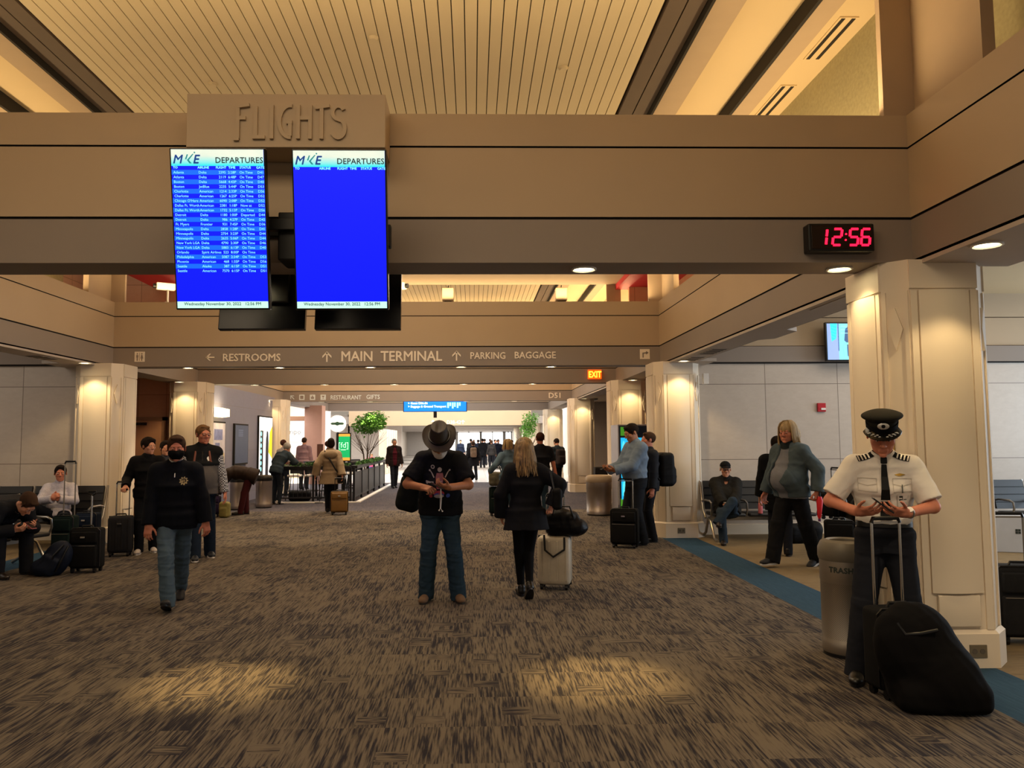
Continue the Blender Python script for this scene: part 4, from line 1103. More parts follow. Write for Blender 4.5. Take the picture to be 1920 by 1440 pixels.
for px, lb, f in ((566, 'food pictogram plate beside the small diagonal arrow', [rect(-.3, -.3, .3, .3)]), (586, 'gift pictogram plate in the middle of three on the far beam', [rect(-.28, -.3, .28, .1), circ(.12, 0, .22)]), (606, 'drink pictogram plate next to the word RESTAURANT', [[(-.3, .3), (.3, .3), (.05, 0), (.05, -.25), (.2, -.3), (-.2, -.3), (-.05, -.25), (-.05, 0)]])):
    icon(px, 745, Y4, 10, lb, f, M_signb)
# exit sign
r = empty('exit_sign', at(1115, 702, 17.5)); tag(r, 'small glowing orange EXIT sign on the dark third beam', 'sign')
MB().box(-.155, .155, -.03, .05, -.105, .105, .006).build('case', emis('exit_orange', '#f05a08', 1.1), r)
t = text_mb('EXIT', .2, M=T(0, -.034, -.07), align='CENTER', bold=.006); t.xf(Matrix.Diagonal((.72, 1, 1, 1))); t.build('lettering', emis('exit_yellow', '#ffd23a', 2.2), r)
# loudspeakers and cameras standing on the sign beam
for px, lb in ((840, 'beige loudspeaker box on the sign beam right of the screens'), (1052, 'beige loudspeaker box on the sign beam towards the right column')):
    a = at(px, 568, 13.5); r = empty('loudspeaker', (a.x, 13.5, ZT)); tag(r, lb, 'loudspeaker')
    MB().box(-.10, .10, -.10, .10, .02, .25, .012).build('cabinet', M_beam, r); MB().box(-.06, .06, -.06, .06, 0, .025).build('foot', M_joint, r)
    MB().cyl((0, 0, .25), (0.01, 0, .31), .008).build('cable_stub', M_joint, r)
    MB().box(-.085, .085, -.104, -.099, .04, .23, .003).build('grille', M_beam, r)
def cctv(px, py, rz, label):
    a = at(px, py, 13.55); r = empty('security_camera', (a.x, 13.55, ZT), math.radians(rz)); tag(r, label, 'camera')
    MB().box(-.06, .06, -.05, .05, 0, .02).build('base', M_white, r); MB().cyl((0, 0, .02), (0, 0, .24), .02).build('post', M_steel, r)
    MB().box(-.06, .06, -.19, .12, .24, .36, .015).build('housing', M_white, r); MB().cyl((0, -.19, .30), (0, -.24, .30), .04).build('lens', M_black, r)
cctv(742, 568, 70, 'white security camera on the sign beam right beside the right screen')
cctv(314, 568, -60, 'white security camera on the sign beam left of the left screen')

# wall television in the right seating area
def tv():
    a = at(1607, 641, 12.95); r = empty('television', (a.x, 12.95, a.z)); tag(r, 'wall television showing two people against pale blue, right seating area', 'television')
    MB().box(-.56, .56, -.04, .03, -.335, .335, .008).build('bezel', M_bez, r); MB().box(-.15, .15, .03, .19, -.12, .12).build('wall_bracket', M_black, r)
    d = MB().box(-.535, .535, -.044, -.038, -.31, .31).build('display', emis('tv_sky', '#7fd0e6', .8), r)
    def sh(polys, name, c, e=.8):
        mb = MB()
        for i, q in enumerate(polys): mb.prism(q, 'y', -.047 - .0004 * i, -.043)
        mb.build(name, emis(name, c, e), d)
    sh([rect(-.535, -.31, -.34, .31)], 'picture_left_strip', '#8fa8e0'); sh([[(-.48, .31), (-.36, .31), (-.38, .05), (-.46, .0)]], 'picture_glow', '#35f0e0')
    sh([rect(.34, -.31, .535, .31)], 'picture_right_strip', '#4a5aa8'); sh([circ(.05, .45, -.14)], 'picture_spot', '#cfe0ff')
    sh([rect(-.35, -.16, -.335, .31), rect(-.15, -.245, .1, -.235), rect(-.15, -.225, .1, -.215)], 'picture_lines', '#26406e')
    sh([rect(-.30, .20, .33, .21), rect(-.30, .14, .33, .15), rect(-.30, .26, .33, .27)], 'picture_steps', '#9fe4ee')
    sh([[(-.24, .02), (-.22, .22), (-.14, .27), (-.09, .22), (-.10, .06), (-.03, .05), (-.02, .0), (-.10, -.02), (-.2, -.02)], [(-.2, -.05), (-.12, -.05), (-.14, -.25), (-.19, -.25)]], 'picture_woman', '#3b5a86')
    sh([[(-.27, -.08), (-.2, -.01), (-.1, -.04), (-.1, -.1), (-.2, -.09), (-.25, -.26)]], 'picture_skirt', '#7ff2dc'); sh([circ(.035, -.15, .245)], 'picture_hair', '#6b5a66')
    sh([[(.13, .02), (.2, .03), (.25, -.1), (.29, -.2), (.2, -.22), (.14, -.12), (.04, -.1), (.0, -.07), (-.01, -.09), (.1, -.13)], [(.06, -.13), (.1, -.12), (.1, -.27), (.05, -.27)], [(.19, -.22), (.28, -.2), (.27, -.31), (.2, -.31)], circ(.035, .19, .07)], 'picture_man', '#2c3a6e')
tv()
# fire alarm strobe
a = at(1539, 764, 13.2); r = empty('fire_alarm', (a.x, 13.2, a.z)); tag(r, 'small red fire alarm strobe on the right tiled wall', 'alarm')
MB().box(-.072, .072, -.045, 0, -.075, .075, .008).build('case', mat('alarm_red', '#b01824', .4), r); MB().box(-.02, .06, -.06, -.04, -.045, -.01, .004).build('strobe_lens', M_white, r)
# small white sensor by the second right column
tag(MB().box(3.86, 3.95, 12.72, 12.80, 2.54, 2.72, .008).build('door_sensor', M_white), 'small white sensor box at the right edge of the second right column', 'sensor')
# switch plate behind the pilot
a = at(1697, 833, 5.55); r = empty('switch_plate', (3.065, 5.62, a.z), math.radians(-45)); tag(r, 'metal control plate on the near column behind the pilot', 'plate')
MB().box(-.045, .045, -.012, .004, -.06, .06, .004).build('plate', mat('brass_plate', '#a98a4e', .35, .9), r); MB().box(-.03, .03, -.016, -.011, -.04, -.005).box(-.03, .03, -.016, -.011, .01, .045).build('button', M_black, r)
# outlet on plinths
def outlet(x, y, z, label):
    r = empty('power_outlet', (x, y, z)); tag(r, label, 'outlet')
    MB().box(-.062, .062, -.008, .002, -.045, .045, .003).build('plate', mat('brushed_plate', '#8d8574', .4, .7), r)
    mb = MB()
    for q in (-.028, .028): mb.lathe([(0, 0), (.019, 0), (.019, .004), (0, .004)], (0, 0, 0), 14)
    mb = MB()
    for q in (-.028, .028): mb.cyl((q, -.011, 0), (q, -.007, 0), .018, n=14)
    mb.build('socket', mat('socket_grey', '#5d564c', .5), r)
outlet(3.56, 5.885 - .415, .118, 'double power outlet on the plinth of the near right column')
outlet(3.44, 13.165 - .415, .12, 'power outlet on the plinth of the second right column')

# hanging blue display far down the hall
a = at(816, 762, 28.5); r = empty('hanging_display', a); tag(r, 'glowing blue information display hung below the far beams', 'screen')
MB().box(-1.18, 1.18, -.05, .06, -.2, .2, .01).build('case', M_black, r); d = MB().box(-1.15, 1.15, -.056, -.048, -.18, .18).build('display', emis('display_azure', '#1478ff', 1.3), r)
t = MB()
for z, s_ in ((.08, '> Gates D36-56'), (-.04, '> Baggage & Ground Transport')): text_mb(s_, .11, t, T(-1.0, -.06, z), bold=.003)
t.build('display_lettering', emis('display_white', '#f2fbff', 1.6), d)
t = MB()
for i, (x, h) in enumerate(((.45, .2), (.53, .13), (.62, .22), (.70, .16), (.80, .2), (.88, .12))): t.box(x, x + .06, -.06, -.055, .14 - h, .14)
t.build('display_figures', emis('display_aqua', '#9ff6f2', 1.4), d)
for x in (-.9, .9): MB().cyl((x, 0, .2), (x, 0, 1.9), .02).build('hanger', M_joint, r)
MB().box(-.06, .06, -.06, .06, -.42, -.2, .01).build('camera_pod', M_joint, r)
sign_text('D38-42', 838, 795, 44.4, 7, 'faint gate numbers on the farthest white beam', M_white, .012, 26)
arrow(812, 791, 44.4, 8, 0, 'tiny arrow left of the faint far gate numbers', M_white); arrow(868, 791, 44.4, 8, 0, 'tiny arrow right of the faint far gate numbers', M_white)

# ------------------------------------------------------------------ bins
def bin_(x, y, rad, hgt, label, text=None, lidm=None, ta=0.0):
    r = empty('trash_can', (x, y, 0)); tag(r, label, 'trash can')
    lb = hgt * .83
    MB().lathe([(rad * .96, .0), (rad * .96, .025)], n=40).build('foot_ring', M_black, r, True)
    MB().lathe([(rad * .98, .025), (rad, .03), (rad, .11), (rad * .985, .115), (rad * .985, lb - .16), (rad, lb - .155), (rad, lb), (rad * .9, lb)], n=48).build('drum', M_can, r, True)
    MB().lathe([(rad * 1.02, lb - .005), (rad * 1.06, lb + .02), (rad * 1.05, hgt - .06), (rad * .94, hgt - .015), (rad * .72, hgt), (rad * .60, hgt - .01), (rad * .55, hgt - .10), (0, hgt - .12)], n=48).build('lid', lidm or M_lid, r, True)
    if text:
        t = text_mb(text, .056, bold=.0026, align='CENTER', space=1.05); zc = lb - .085
        t.v = [(rad * 1.006 * math.sin(v[0] / rad + ta), -rad * 1.006 * math.cos(v[0] / rad + ta), v[2] + zc) for v in t.v]
        t.build('lettering', M_dark, r)
    return r
def perforated():
    m = mat('perforated_steel', '#a29a90', .42, .85, var=.04, vs_=12); nt = m.node_tree; N = nt.nodes; L = nt.links; b = N['Principled BSDF']
    tc = N.new('ShaderNodeTexCoord'); sp = N.new('ShaderNodeSeparateXYZ'); L.new(tc.outputs['Object'], sp.inputs[0])
    an = node_math(nt, 'ARCTAN2', sp.outputs[1], sp.outputs[0]); u = node_math(nt, 'MULTIPLY', an, 40.0); v = node_math(nt, 'MULTIPLY', sp.outputs[2], 430.0)
    d = node_math(nt, 'MULTIPLY', node_math(nt, 'SINE', node_math(nt, 'MULTIPLY', u, 2.0)), node_math(nt, 'SINE', v))
    hole = node_math(nt, 'GREATER_THAN', d, .55)
    zin = node_math(nt, 'MULTIPLY', node_math(nt, 'GREATER_THAN', sp.outputs[2], .13), node_math(nt, 'LESS_THAN', sp.outputs[2], .54))
    c = node_mix(nt, node_math(nt, 'MULTIPLY', hole, zin), lin('#a29a90'), lin('#6a655d')); L.new(c, b.inputs['Base Color'])
    return m
M_can = perforated(); M_lid = mat('olive_grey_lid', '#6d675c', .45, .3)
bin_(2.835, 5.87, .188, .855, 'perforated steel bin marked TRASH beside the pilot', 'TRASH', ta=math.radians(-37))
M_can = mat('steel_drum', '#a39a94', .36, .9, var=.05, vs_=20, stretch=(1, 1, .1)); 
bin_(2.74, 16.75, .275, .86, 'steel drum bin with tan lid left of the glowing vending machine', None, mat('tan_lid', '#a3927a', .5))
bin_(-5.62, 18.75, .20, .80, 'steel drum bin by the gallery wall, closest to the bending person', None, M_black)
bin_(-5.15, 19.25, .20, .80, 'steel drum bin by the gallery wall, right hand one of the pair', None, M_black)

# ------------------------------------------------------------------ gallery wall items
WX = XL + .02
def wall_panel(y0, y1, z0, z1, name, label, m, cat, frame=M_joint, extra=None):
    r = empty(name, (WX, (y0 + y1) / 2, z0)); tag(r, label, cat)
    w = (y1 - y0) / 2; h = z1 - z0
    MB().box(0, .05, -w, w, 0, h, .005).build('frame', frame, r)
    p = MB().box(.05, .054, -w + .04, w - .04, .04, h - .04).build('panel', m, r)
    return r, p
r, p = wall_panel(18.25, 19.35, 1.05, 2.12, 'framed_poster', 'framed pale poster under a wall light on the gallery wall', mat('poster_paper', '#cfc6cc', .5, var=.25, vs_=5), 'poster')
MB().box(.055, .057, -.3, .3, .62, .88).box(.055, .057, -.22, .1, .45, .55).build('poster_print', mat('poster_ink', '#7c7fa8', .6, var=.4, vs_=9), p)
MB().box(.055, .057, -.46, .46, .08, .3).build('poster_wash', mat('poster_gold', '#dcc38a', .6, var=.3, vs_=6), p)
r, p = wall_panel(20.1, 21.3, 1.02, 2.1, 'directory_board', 'dark slate blue board on the gallery wall right of the poster', mat('slate_board', '#4d5a78', .5, var=.1, vs_=3), 'board')
mb = MB()
for i in range(4): mb.box(.055, .057, -.3, .1, .9 - i * .05, .915 - i * .05)
mb.build('board_lines', mat('board_line', '#7f93c0', .5), p)
r, p = wall_panel(22.35, 23.85, .40, 2.38, 'advertising_lightbox', 'tall glowing advert lightbox at the end of the gallery wall', emis('advert_white', '#f4f3ee', 1.6), 'lightbox')
mb = MB()
for i in range(7): mb.cyl((.056, -.52, 1.45 - .17 * i), (.058, -.52, 1.45 - .17 * i), .065, n=14)
mb.build('advert_dots', emis('advert_cyan', '#8fe9ee', 1.2), p)
MB().box(.055, .057, -.62, -.3, .1, 1.55).build('advert_strip', mat('advert_dark', '#20242c', .4), p)
mb = MB(); mb.prism([(-.05, .1), (.28, .1), (.30, 1.2), (.22, 1.52), (.08, 1.55), (-.02, 1.25)], 'x', .0565, .058); mb.build('advert_figure', mat('advert_navy', '#232c4a', .5), p)
mb = MB(); mb.prism([(.3, .9), (.7, .7), (.7, 1.7), (.4, 1.5)], 'x', .055, .0565); mb.build('advert_flower', emis('advert_yellow', '#ffcf20', 1.1), p)
r = empty('wall_light', (WX, 18.8, 2.22)); tag(r, 'glowing wall light above the framed poster', 'wall light')
MB().box(0, .04, -.30, .30, .02, .2, .006).build('back_plate', M_white, r); MB().prism([(.04, .0), (.22, .02), (.22, .2), (.04, .24)], 'y', -.30, .30).build('shade', emis('shade_glow', '#ffe2a4', 5.0), r)
lamp('wall_light_glow', 'POINT', (WX + .35, 18.8, 2.4), 22, (1, .85, .55), radius=.1)

# ------------------------------------------------------------------ vending machine
r = empty('vending_machine', (3.42, 15.95, 0)); tag(r, 'tall vending machine with glowing cyan bottle front beside the third right column', 'vending machine')
MB().box(-.47, .47, -.38, .42, .04, 1.93, .015).build('cabinet', mat('silver_cabinet', '#a7a5ad', .4, .4), r)
f = MB().box(-.45, .47, -.40, -.38, .1, 1.90, .006).build('front_door', mat('vend_navy', '#15243d', .3), r)
MB().box(-.42, .46, -.408, -.398, .42, 1.66).build('front_panel', emis('vend_cyan', '#20b4ea', 1.0), f)
mb = MB()
for q in range(3):
    for i in range(8):
        x, z = -.36 + i * .105, .50 + q * .40
        mb.cyl((x, -.412, z), (x, -.412, z + .20), .034, n=10); mb.cyl((x, -.412, z + .20), (x, -.412, z + .29), .034, .012, n=10)
mb.build('bottle_picture', emis('vend_bottle', '#58dcf2', 1.0), f)
MB().prism([(-.42, 1.70), (-.1, 1.70), (-.2, 1.86), (-.42, 1.88)], 'y', -.408, -.398).prism([(-.44, .12), (-.16, .12), (-.2, .30), (-.44, .44)], 'y', -.408, -.398).build('green_graphic', emis('vend_green', '#4fa52c', .5), f)
MB().box(.30, .44, -.412, -.398, .9, 1.25, .004).build('coin_panel', M_black, f)

# ------------------------------------------------------------------ seating
M_vinyl = mat('black_vinyl', '#1b1918', .42, bump=.1, bs=90, var=.08, spec=.5)
def bench(x, y, rz, n, label, empties=()):
    """row of tandem airport seats facing -Y"""
    r = empty('tandem_bench', (x, y, 0), math.radians(rz)); tag(r, label, 'bench', None)
    W = .57; x0 = -n * W / 2
    MB().box(x0 + .05, -x0 - .05, .06, .12, .30, .36, .006).build('beam', M_chromeD, r)
    for i in range(n):
        c = x0 + (i + .5) * W
        mb = MB(); mb.box(c - .255, c + .255, -.27, .20, .385, .44, .022); mb.build('seat', M_vinyl, r, True)
        pts = [(.19, .47), (.235, .47), (.34, .90), (.325, .93), (.295, .93)]
        mb = MB(); mb.prism([(p[0], p[1]) for p in pts], 'x', c - .255, c + .255); b = mb.build('backrest', M_vinyl, r)
        mb = MB()
        for z, yy in ((.58, .208), (.70, .237), (.82, .265)): mb.box(c - .25, c + .25, yy - .006, yy + .012, z - .004, z + .004)
        mb.build('cushion_rib', M_black, b)
    for i in range(n + 1):
        c = x0 + i * W
        mb = MB(); mb.tube([(c, .36, .93), (c, .30, .70), (c, .22, .45), (c, .09, .34)], .018, 8); mb.build('side_frame', M_chromeD, r, True)
        mb = MB(); mb.tube([(c, .24, .60), (c, .10, .63), (c, -.16, .63), (c, -.24, .60), (c, -.25, .50), (c, -.20, .40)], .016, 8); mb.build('armrest', M_chromeD, r, True)
    for c in (x0 + .04, -x0 - .04) if n < 4 else (x0 + .04, 0, -x0 - .04):
        mb = MB(); mb.tube([(c, -.36, .02), (c, -.22, .05), (c, -.04, .30), (c, .09, .33)], .022, 8); mb.tube([(c, .09, .33), (c, .22, .10), (c, .38, .02)], .022, 8); mb.build('leg', M_chromeD, r, True)
    return r
M_chromeD = mat('satin_metal', '#a8a49e', .3, .95, var=.04)
bench(4.66, 12.52, 0, 3, 'row of black seats against the right tiled wall under the capped man')
bench(5.55, 10.55, 82, 3, 'row of black seats turned side on behind the man in the teal jacket')
bench(8.75, 12.2, 0, 3, 'row of black seats beyond the right of the near column')
bench(-6.75, 12.3, 0, 3, 'row of black seats under the man in the pale shirt')
bench(-6.05, 10.06, 70, 2, 'black seat pair under the man bent over his phone')
bench(3.95, 20.0, 180, 3, 'row of black seats seen from behind near the vending machine')
# ------------------------------------------------------------------ luggage
def suitcase(label, loc, rz, w, d, h, m, handle=.0, style='soft', tilt=0, name='suitcase', hm=None, gap=.05, trim=None, badge=True, cat='suitcase', pocket=True, grip='bar'):
    """upright case, front towards -Y"""
    r = empty(name, loc); r.rotation_euler = (math.radians(tilt), 0, math.radians(rz)); tag(r, label, cat)
    hw, hd = w / 2, d / 2; hm = hm or M_chromeD; trim = trim or M_black
    if style == 'hard':
        mb = MB(); mb.box(-hw, hw, -hd, hd, gap, h, min(.05, hd * .5)); sh = mb.build('shell', m, r, True)
        mb = MB()
        n = max(3, int(w / .075))
        for i in range(n):
            x = -hw + (i + .5) * w / n; mb.box(x - .012, x + .012, -hd - .006, -hd + .01, gap + .05, h - .05, .004)
        mb.build('rib', m, sh, True)
        MB().box(-hw - .002, hw + .002, -.012, .012, gap - .002, h + .002, .01).build('zipper_band', trim, sh, True)
    else:
        mb = MB(); mb.box(-hw, hw, -hd + .03, hd, gap, h, .035); sh = mb.build('shell', m, r, True)
        if pocket:
            mb = MB(); mb.box(-hw + .02, hw - .02, -hd - .015, -hd + .04, gap + .03, gap + (h - gap) * .60, .02); p1 = mb.build('front_pocket', m, r, True)
            mb = MB(); mb.box(-hw + .025, hw - .025, -hd, -hd + .05, gap + (h - gap) * .64, h - .04, .018); mb.build('front_pocket', m, r, True)
            MB().box(-hw + .03, hw - .03, -hd - .018, -hd - .008, gap + (h - gap) * .575, gap + (h - gap) * .587).build('zipper', hm, p1)
        mb = MB(); mb.tube([(-hw - .002, -hd + .05, gap + .03), (-hw - .002, -hd + .05, h - .03), (-hw + .03, -hd + .05, h + .002), (hw - .03, -hd + .05, h + .002), (hw + .002, -hd + .05, h - .03), (hw + .002, -hd + .05, gap + .03)], .007, 6); mb.build('piping', trim, r, True)
    if badge: MB().box(-.028, .028, -hd - .022, -hd - .004, h - .115, h - .095, .002).build('badge', M_chrome, r)
    MB().tube([(-.07, 0, h - .005), (-.06, 0, h + .025), (.06, 0, h + .025), (.07, 0, h - .005)], .011, 8).build('top_handle', trim, r, True)
    for sx in (-1, 1):
        for sy in (-1, 1):
            x, y = sx * (hw - .045), sy * (hd - .04)
            wl = MB().cyl((x - .014, y, .028), (x + .014, y, .028), .028, n=16).build('wheel', M_black, r, True)
            MB().box(x - .02, x + .02, y - .02, y + .02, .03, gap + .012, .004).build('wheel_fork', trim, wl)
    if handle:
        sp = w * .27 if grip == 'bar' else .012; y = hd - .03
        mb = MB().tube([(-sp, y, h - .05), (-sp, y, handle - .02)], .009, 8).tube([(sp, y, h - .05), (sp, y, handle - .02)], .009, 8) if grip == 'bar' else MB().tube([(0, y, h - .05), (0, y, handle - .03)], .013, 10)
        if grip == 'bar': mb.box(-sp, sp, y - .005, y + .005, handle - .035, handle - .02)
        hb = mb.build('telescopic_handle', hm, r, True)
        if grip == 'bar': MB().tube([(-sp, y, handle - .03), (-sp + .01, y, handle), (sp - .01, y, handle), (sp, y, handle - .03)], .014, 8).build('grip', trim, hb, True)
        else: MB().tube([(-.05, y, handle), (0, y, handle - .035), (.05, y, handle), (.045, y, handle + .02), (-.045, y, handle + .02)], .012, 8, True).build('grip', trim, hb, True)
    return r
M_bal = cloth('black_ballistic', '#131314', var=.15); M_balg = cloth('charcoal_ballistic', '#232325', var=.15); M_navyb = cloth('navy_ballistic', '#1a2334', var=.12); M_tealb = cloth('dark_teal_ballistic', '#12201f', var=.12)
M_brownl = mat('brown_case_leather', '#7a5a2b', .5, bump=.1, bs=120, var=.15); M_whitec = mat('marbled_white_shell', '#bdb4a4', .4, var=.16, vs_=7); M_blackshell = mat('black_shell', '#17171a', .4, var=.1)
suitcase('black upright suitcase nearest the camera at the left bench', (-4.86, 9.93, 0), 2, .36, .24, .55, M_bal, .98, 'soft', hm=M_chrome, grip='loop')
suitcase('dark teal suitcase with tall looped handle behind the black one', (-5.62, 10.85, 0), 0, .28, .24, .62, M_tealb, 1.36, 'soft', badge=False, trim=M_black)
suitcase('navy suitcase standing against the left column', (-5.74, 11.72, 0), -4, .32, .22, .58, M_navyb, 0, 'soft', badge=True)
suitcase('grey black ribbed suitcase held by the young man in black', (-5.06, 11.30, 0), 14, .32, .25, .57, M_balg, 1.05, 'hard', hm=M_chrome)
suitcase('pale marbled hard suitcase pulled by the blonde woman', (.90, 8.55, 0), -14, .36, .24, .575, M_whitec, 1.02, 'hard', hm=M_chrome, badge=False)
suitcase('brown leather suitcase pulled by the woman in the beige coat', (-2.96, 17.30, 0), 8, .38, .24, .52, M_brownl, .80, 'soft', badge=True, hm=M_black)
suitcase('black suitcase in front of the man in the blue shirt', (2.30, 11.70, 0), -22, .40, .27, .58, M_bal, 1.02, 'soft', hm=M_chrome)
suitcase('dark green black suitcase carrying a patterned bag, ahead of the blonde woman', (.56, 16.8, 0), 5, .40, .26, .62, M_tealb, 1.02, 'soft')
suitcase('black suitcase at the legs of the man in the teal jacket', (4.50, 9.45, 0), -20, .34, .24, .62, M_bal, 0, 'soft', badge=False)
suitcase('dark suitcase at the right edge beyond the near column', (4.36, 6.15, 0), -8, .42, .28, .60, M_balg, 1.0, 'soft')
suitcase('purple suitcase beside the bending person', (-5.62, 17.05, 0), 4, .24, .18, .45, cloth('purple_fabric', '#2e2440'), 0, 'soft', badge=False)
suitcase('black carry-on with raised handle on the seats behind the teal jacket', (5.25, 11.2, .44), -70, .32, .22, .42, M_bal, .75, 'soft', badge=False)

def softbag(name, label, prims, h, m, loc=(0, 0, 0), rz=0, cat='bag', folds=.01, seed=4, ff=22, straps=(), strapm=None):
    r = empty(name, loc, math.radians(rz)); tag(r, label, cat)
    b = soft('bag_body', prims, h, m, r, folds, seed, ff)
    for i, (pts, rad) in enumerate(straps): MB().tube(pts, rad, 8).build('strap', strapm or M_black, r, True)
    return r
M_nylon = cloth('black_nylon', '#101012', bump=.15, rough=.6, var=.12); M_nylonb = cloth('navy_nylon', '#151b2a', bump=.15, rough=.6)
softbag('backpack', 'dark blue backpack slumped on the floor beside the left bench suitcase', [ell((0, 0, .20), (.16, .13, .23), np.array(Matrix.Rotation(.5, 3, 'Y')), .06), ell((-.13, -.02, .10), (.17, .15, .11), None, .06), rbox((-.04, -.12, .14), (.10, .04, .11), np.array(Matrix.Rotation(.5, 3, 'Y')), .03, .03), cut((0, 0, .005), (0, 0, -1))], .011, M_nylonb, (-5.12, 9.72, 0), 0, 'backpack',
        straps=[([(-.02, -.13, .12), (.04, -.16, .26), (.12, -.08, .38)], .012), ([(.05, -.12, .06), (.12, -.13, .2), (.16, -.05, .36)], .012)])
softbag('duffel_bag', 'black duffel bag on the floor under the seats beside the capped man', [rbox((0, 0, .15), (.28, .14, .15), None, .10, .05), ell((.2, 0, .2), (.12, .14, .14), None, .05), cut((0, 0, .005), (0, 0, -1))], .012, M_nylon, (5.15, 12.05, 0), 5,
        straps=[([(-.12, -.1, .28), (-.08, -.14, .36), (.08, -.14, .36), (.12, -.1, .28)], .012)])
softbag('duffel_bag', 'black shiny duffel bag strapped on the marbled suitcase', [rbox((-.02, 0, .14), (.18, .115, .135), None, .08, .04), ell((.14, -.02, .10), (.12, .12, .10), None, .05), ell((-.06, 0, .23), (.12, .08, .08), None, .05)], .010, cloth('black_satin', '#121318', bump=.2, rough=.38), (1.0, 8.52, .572), -14, folds=.014, ff=26,
        straps=[([(-.12, -.11, .22), (-.08, -.12, .33), (.08, -.12, .33), (.12, -.11, .22)], .010), ([(-.2, -.13, .02), (-.19, -.145, -.14), (-.10, -.15, -.21), (0.02, -.145, -.13), (.02, -.13, 0)], .012)])
softbag('tote_bag', 'patterned tote bag riding on the dark green suitcase', [rbox((0, 0, .15), (.17, .11, .15), None, .06, .04)], .013, mat('leaf_print', '#5f5b48', .6, var=.7, vs_=9), (.52, 16.72, .645), 0, straps=[([(-.1, -.08, .26), (-.06, -.1, .42), (.06, -.1, .42), (.1, -.08, .26)], .012)])
softbag('duffel_bag', 'black bag on the floor at the feet of the person leaning on the railing', [rbox((0, 0, .14), (.30, .16, .14), None, .09, .05)], .016, M_nylon, (-4.72, 21.3, 0), 6)
softbag('backpack', 'olive and orange bag on the floor by the bending person', [rbox((0, 0, .17), (.11, .10, .17), None, .06, .03), rbox((0, -.09, .12), (.08, .04, .10), None, .03, .02)], .014, mat('olive_orange', '#7b7440', .7, var=.5, vs_=7), (-5.34, 16.85, 0), 0, 'backpack')
softbag('backpack', 'bulky black backpack on the seat behind the pilot', [ell((0, 0, .20), (.22, .18, .24), None, .05), ell((.12, -.1, .12), (.16, .12, .12), None, .05), cut((0, 0, .005), (0, 0, -1))], .012, M_nylon, (5.2, 10.15, .45), 0, 'backpack')
softbag('coat_bundle', 'heap of dark coats on the seats behind the pilot', [ell((0, 0, .13), (.30, .2, .14), None, .06), ell((.22, -.08, .06), (.2, .18, .12), None, .06), ell((-.2, .02, .22), (.14, .12, .12), None, .06), cut((0, 0, .005), (0, 0, -1))], .012, cloth('dark_coat', '#1d2124'), (5.35, 9.5, .45), 20, 'coats', folds=.02)
# bottle standing on the seat
r = empty('drink_bottle', at(1426, 963, 12.25)); r.location.z = .44; tag(r, 'pink drink bottle on the seat right of the capped man', 'bottle')
MB().lathe([(0, 0), (.034, 0), (.036, .01), (.036, .13), (.03, .16), (.014, .19), (.014, .2), (0, .2)], n=20).build('bottle_body', mat('pink_drink', '#c2686c', .25), r, True); MB().lathe([(0, .2), (.018, .2), (.018, .225), (0, .225)], n=16).build('cap', M_black, r, True)
# white display board leaning by the right edge
r = empty('carton', (7.72, 10.9, 0), math.radians(-20)); tag(r, 'white box with a small black square mark beyond the near column', 'box')
MB().box(-.30, .30, -.11, .11, .0, .52, .01).build('box_body', mat('white_card', '#c3c6cc', .5), r); mb = MB()
for x, z in ((-.03, .30), (.004, .30), (-.03, .266), (.004, .266)): mb.box(x, x + .03, -.114, -.109, z, z + .03)
mb.build('mark', M_dark, r)
r = empty('carton', (5.95, 7.75, .0))
bpy.data.objects.remove(r)

# ------------------------------------------------------------------ restaurant corner
M_rail = mat('black_rail', '#16161a', .45); M_leaf = mat('hedge_leaf', '#3e6a2c', .7, var=.5, vs_=20); M_leafy = mat('tree_leaf', '#5f9a34', .6, var=.45, vs_=8)
def leaves(n, c, rad, size, seed, mb=None):
    rnd = random.Random(seed); mb = mb or MB()
    for _ in range(n):
        while True:
            p = Vector((rnd.uniform(-1, 1), rnd.uniform(-1, 1), rnd.uniform(-1, 1)))
            if p.length < 1: break
        p = Vector(c) + Vector((p.x * rad[0], p.y * rad[1], p.z * rad[2]))
        R = Euler((rnd.uniform(-1, 1), rnd.uniform(-1, 1), rnd.uniform(0, 6.3))).to_matrix(); s = size * rnd.uniform(.6, 1.3)
        q = [R @ Vector(v) * s for v in ((0, 0, 0), (.35, .5, .08), (0, 1.2, -.1), (-.35, .5, .08))]
        mb.add([p + v for v in q], [(0, 1, 2, 3)])
    return mb
def railing(x0, y0, x1, y1, label, solid):
    L = math.hypot(x1 - x0, y1 - y0); r = empty('cafe_railing', (x0, y0, 0), math.atan2(y1 - y0, x1 - x0)); tag(r, label, 'railing')
    n = max(2, round(L / 1.4))
    for i in range(n + 1):
        q = L * i / n; MB().box(q - .03, q + .03, -.03, .03, 0, .92, .005).build('post', M_rail, r); 
    MB().box(0, L, -.025, .025, .86, .90).box(0, L, -.02, .02, .10, .14).build('rail', M_rail, r)
    if solid: MB().box(.03, L - .03, -.012, .012, .14, .78).build('infill_panel', M_rail, r)
    else:
        mb = MB(); k = int(L / .11)
        for i in range(1, k): mb.box(L * i / k - .008, L * i / k + .008, -.008, .008, .14, .86)
        mb.build('bars', M_rail, r)
    pl = MB().box(0, L, -.09, .09, .88, .96).build('planter_trough', M_rail, r)
    leaves(int(L * 260), (L / 2, 0, 1.0), (L / 2, .11, .07), .05, 5).build('hedge', M_leaf, pl)
    return r
railing(-5.25, 20.75, -3.28, 20.9, 'black barred railing with planter facing the concourse', False)
railing(-3.22, 21.1, -3.22, 28.2, 'long solid black railing with hedge planter beside the walkway', True)
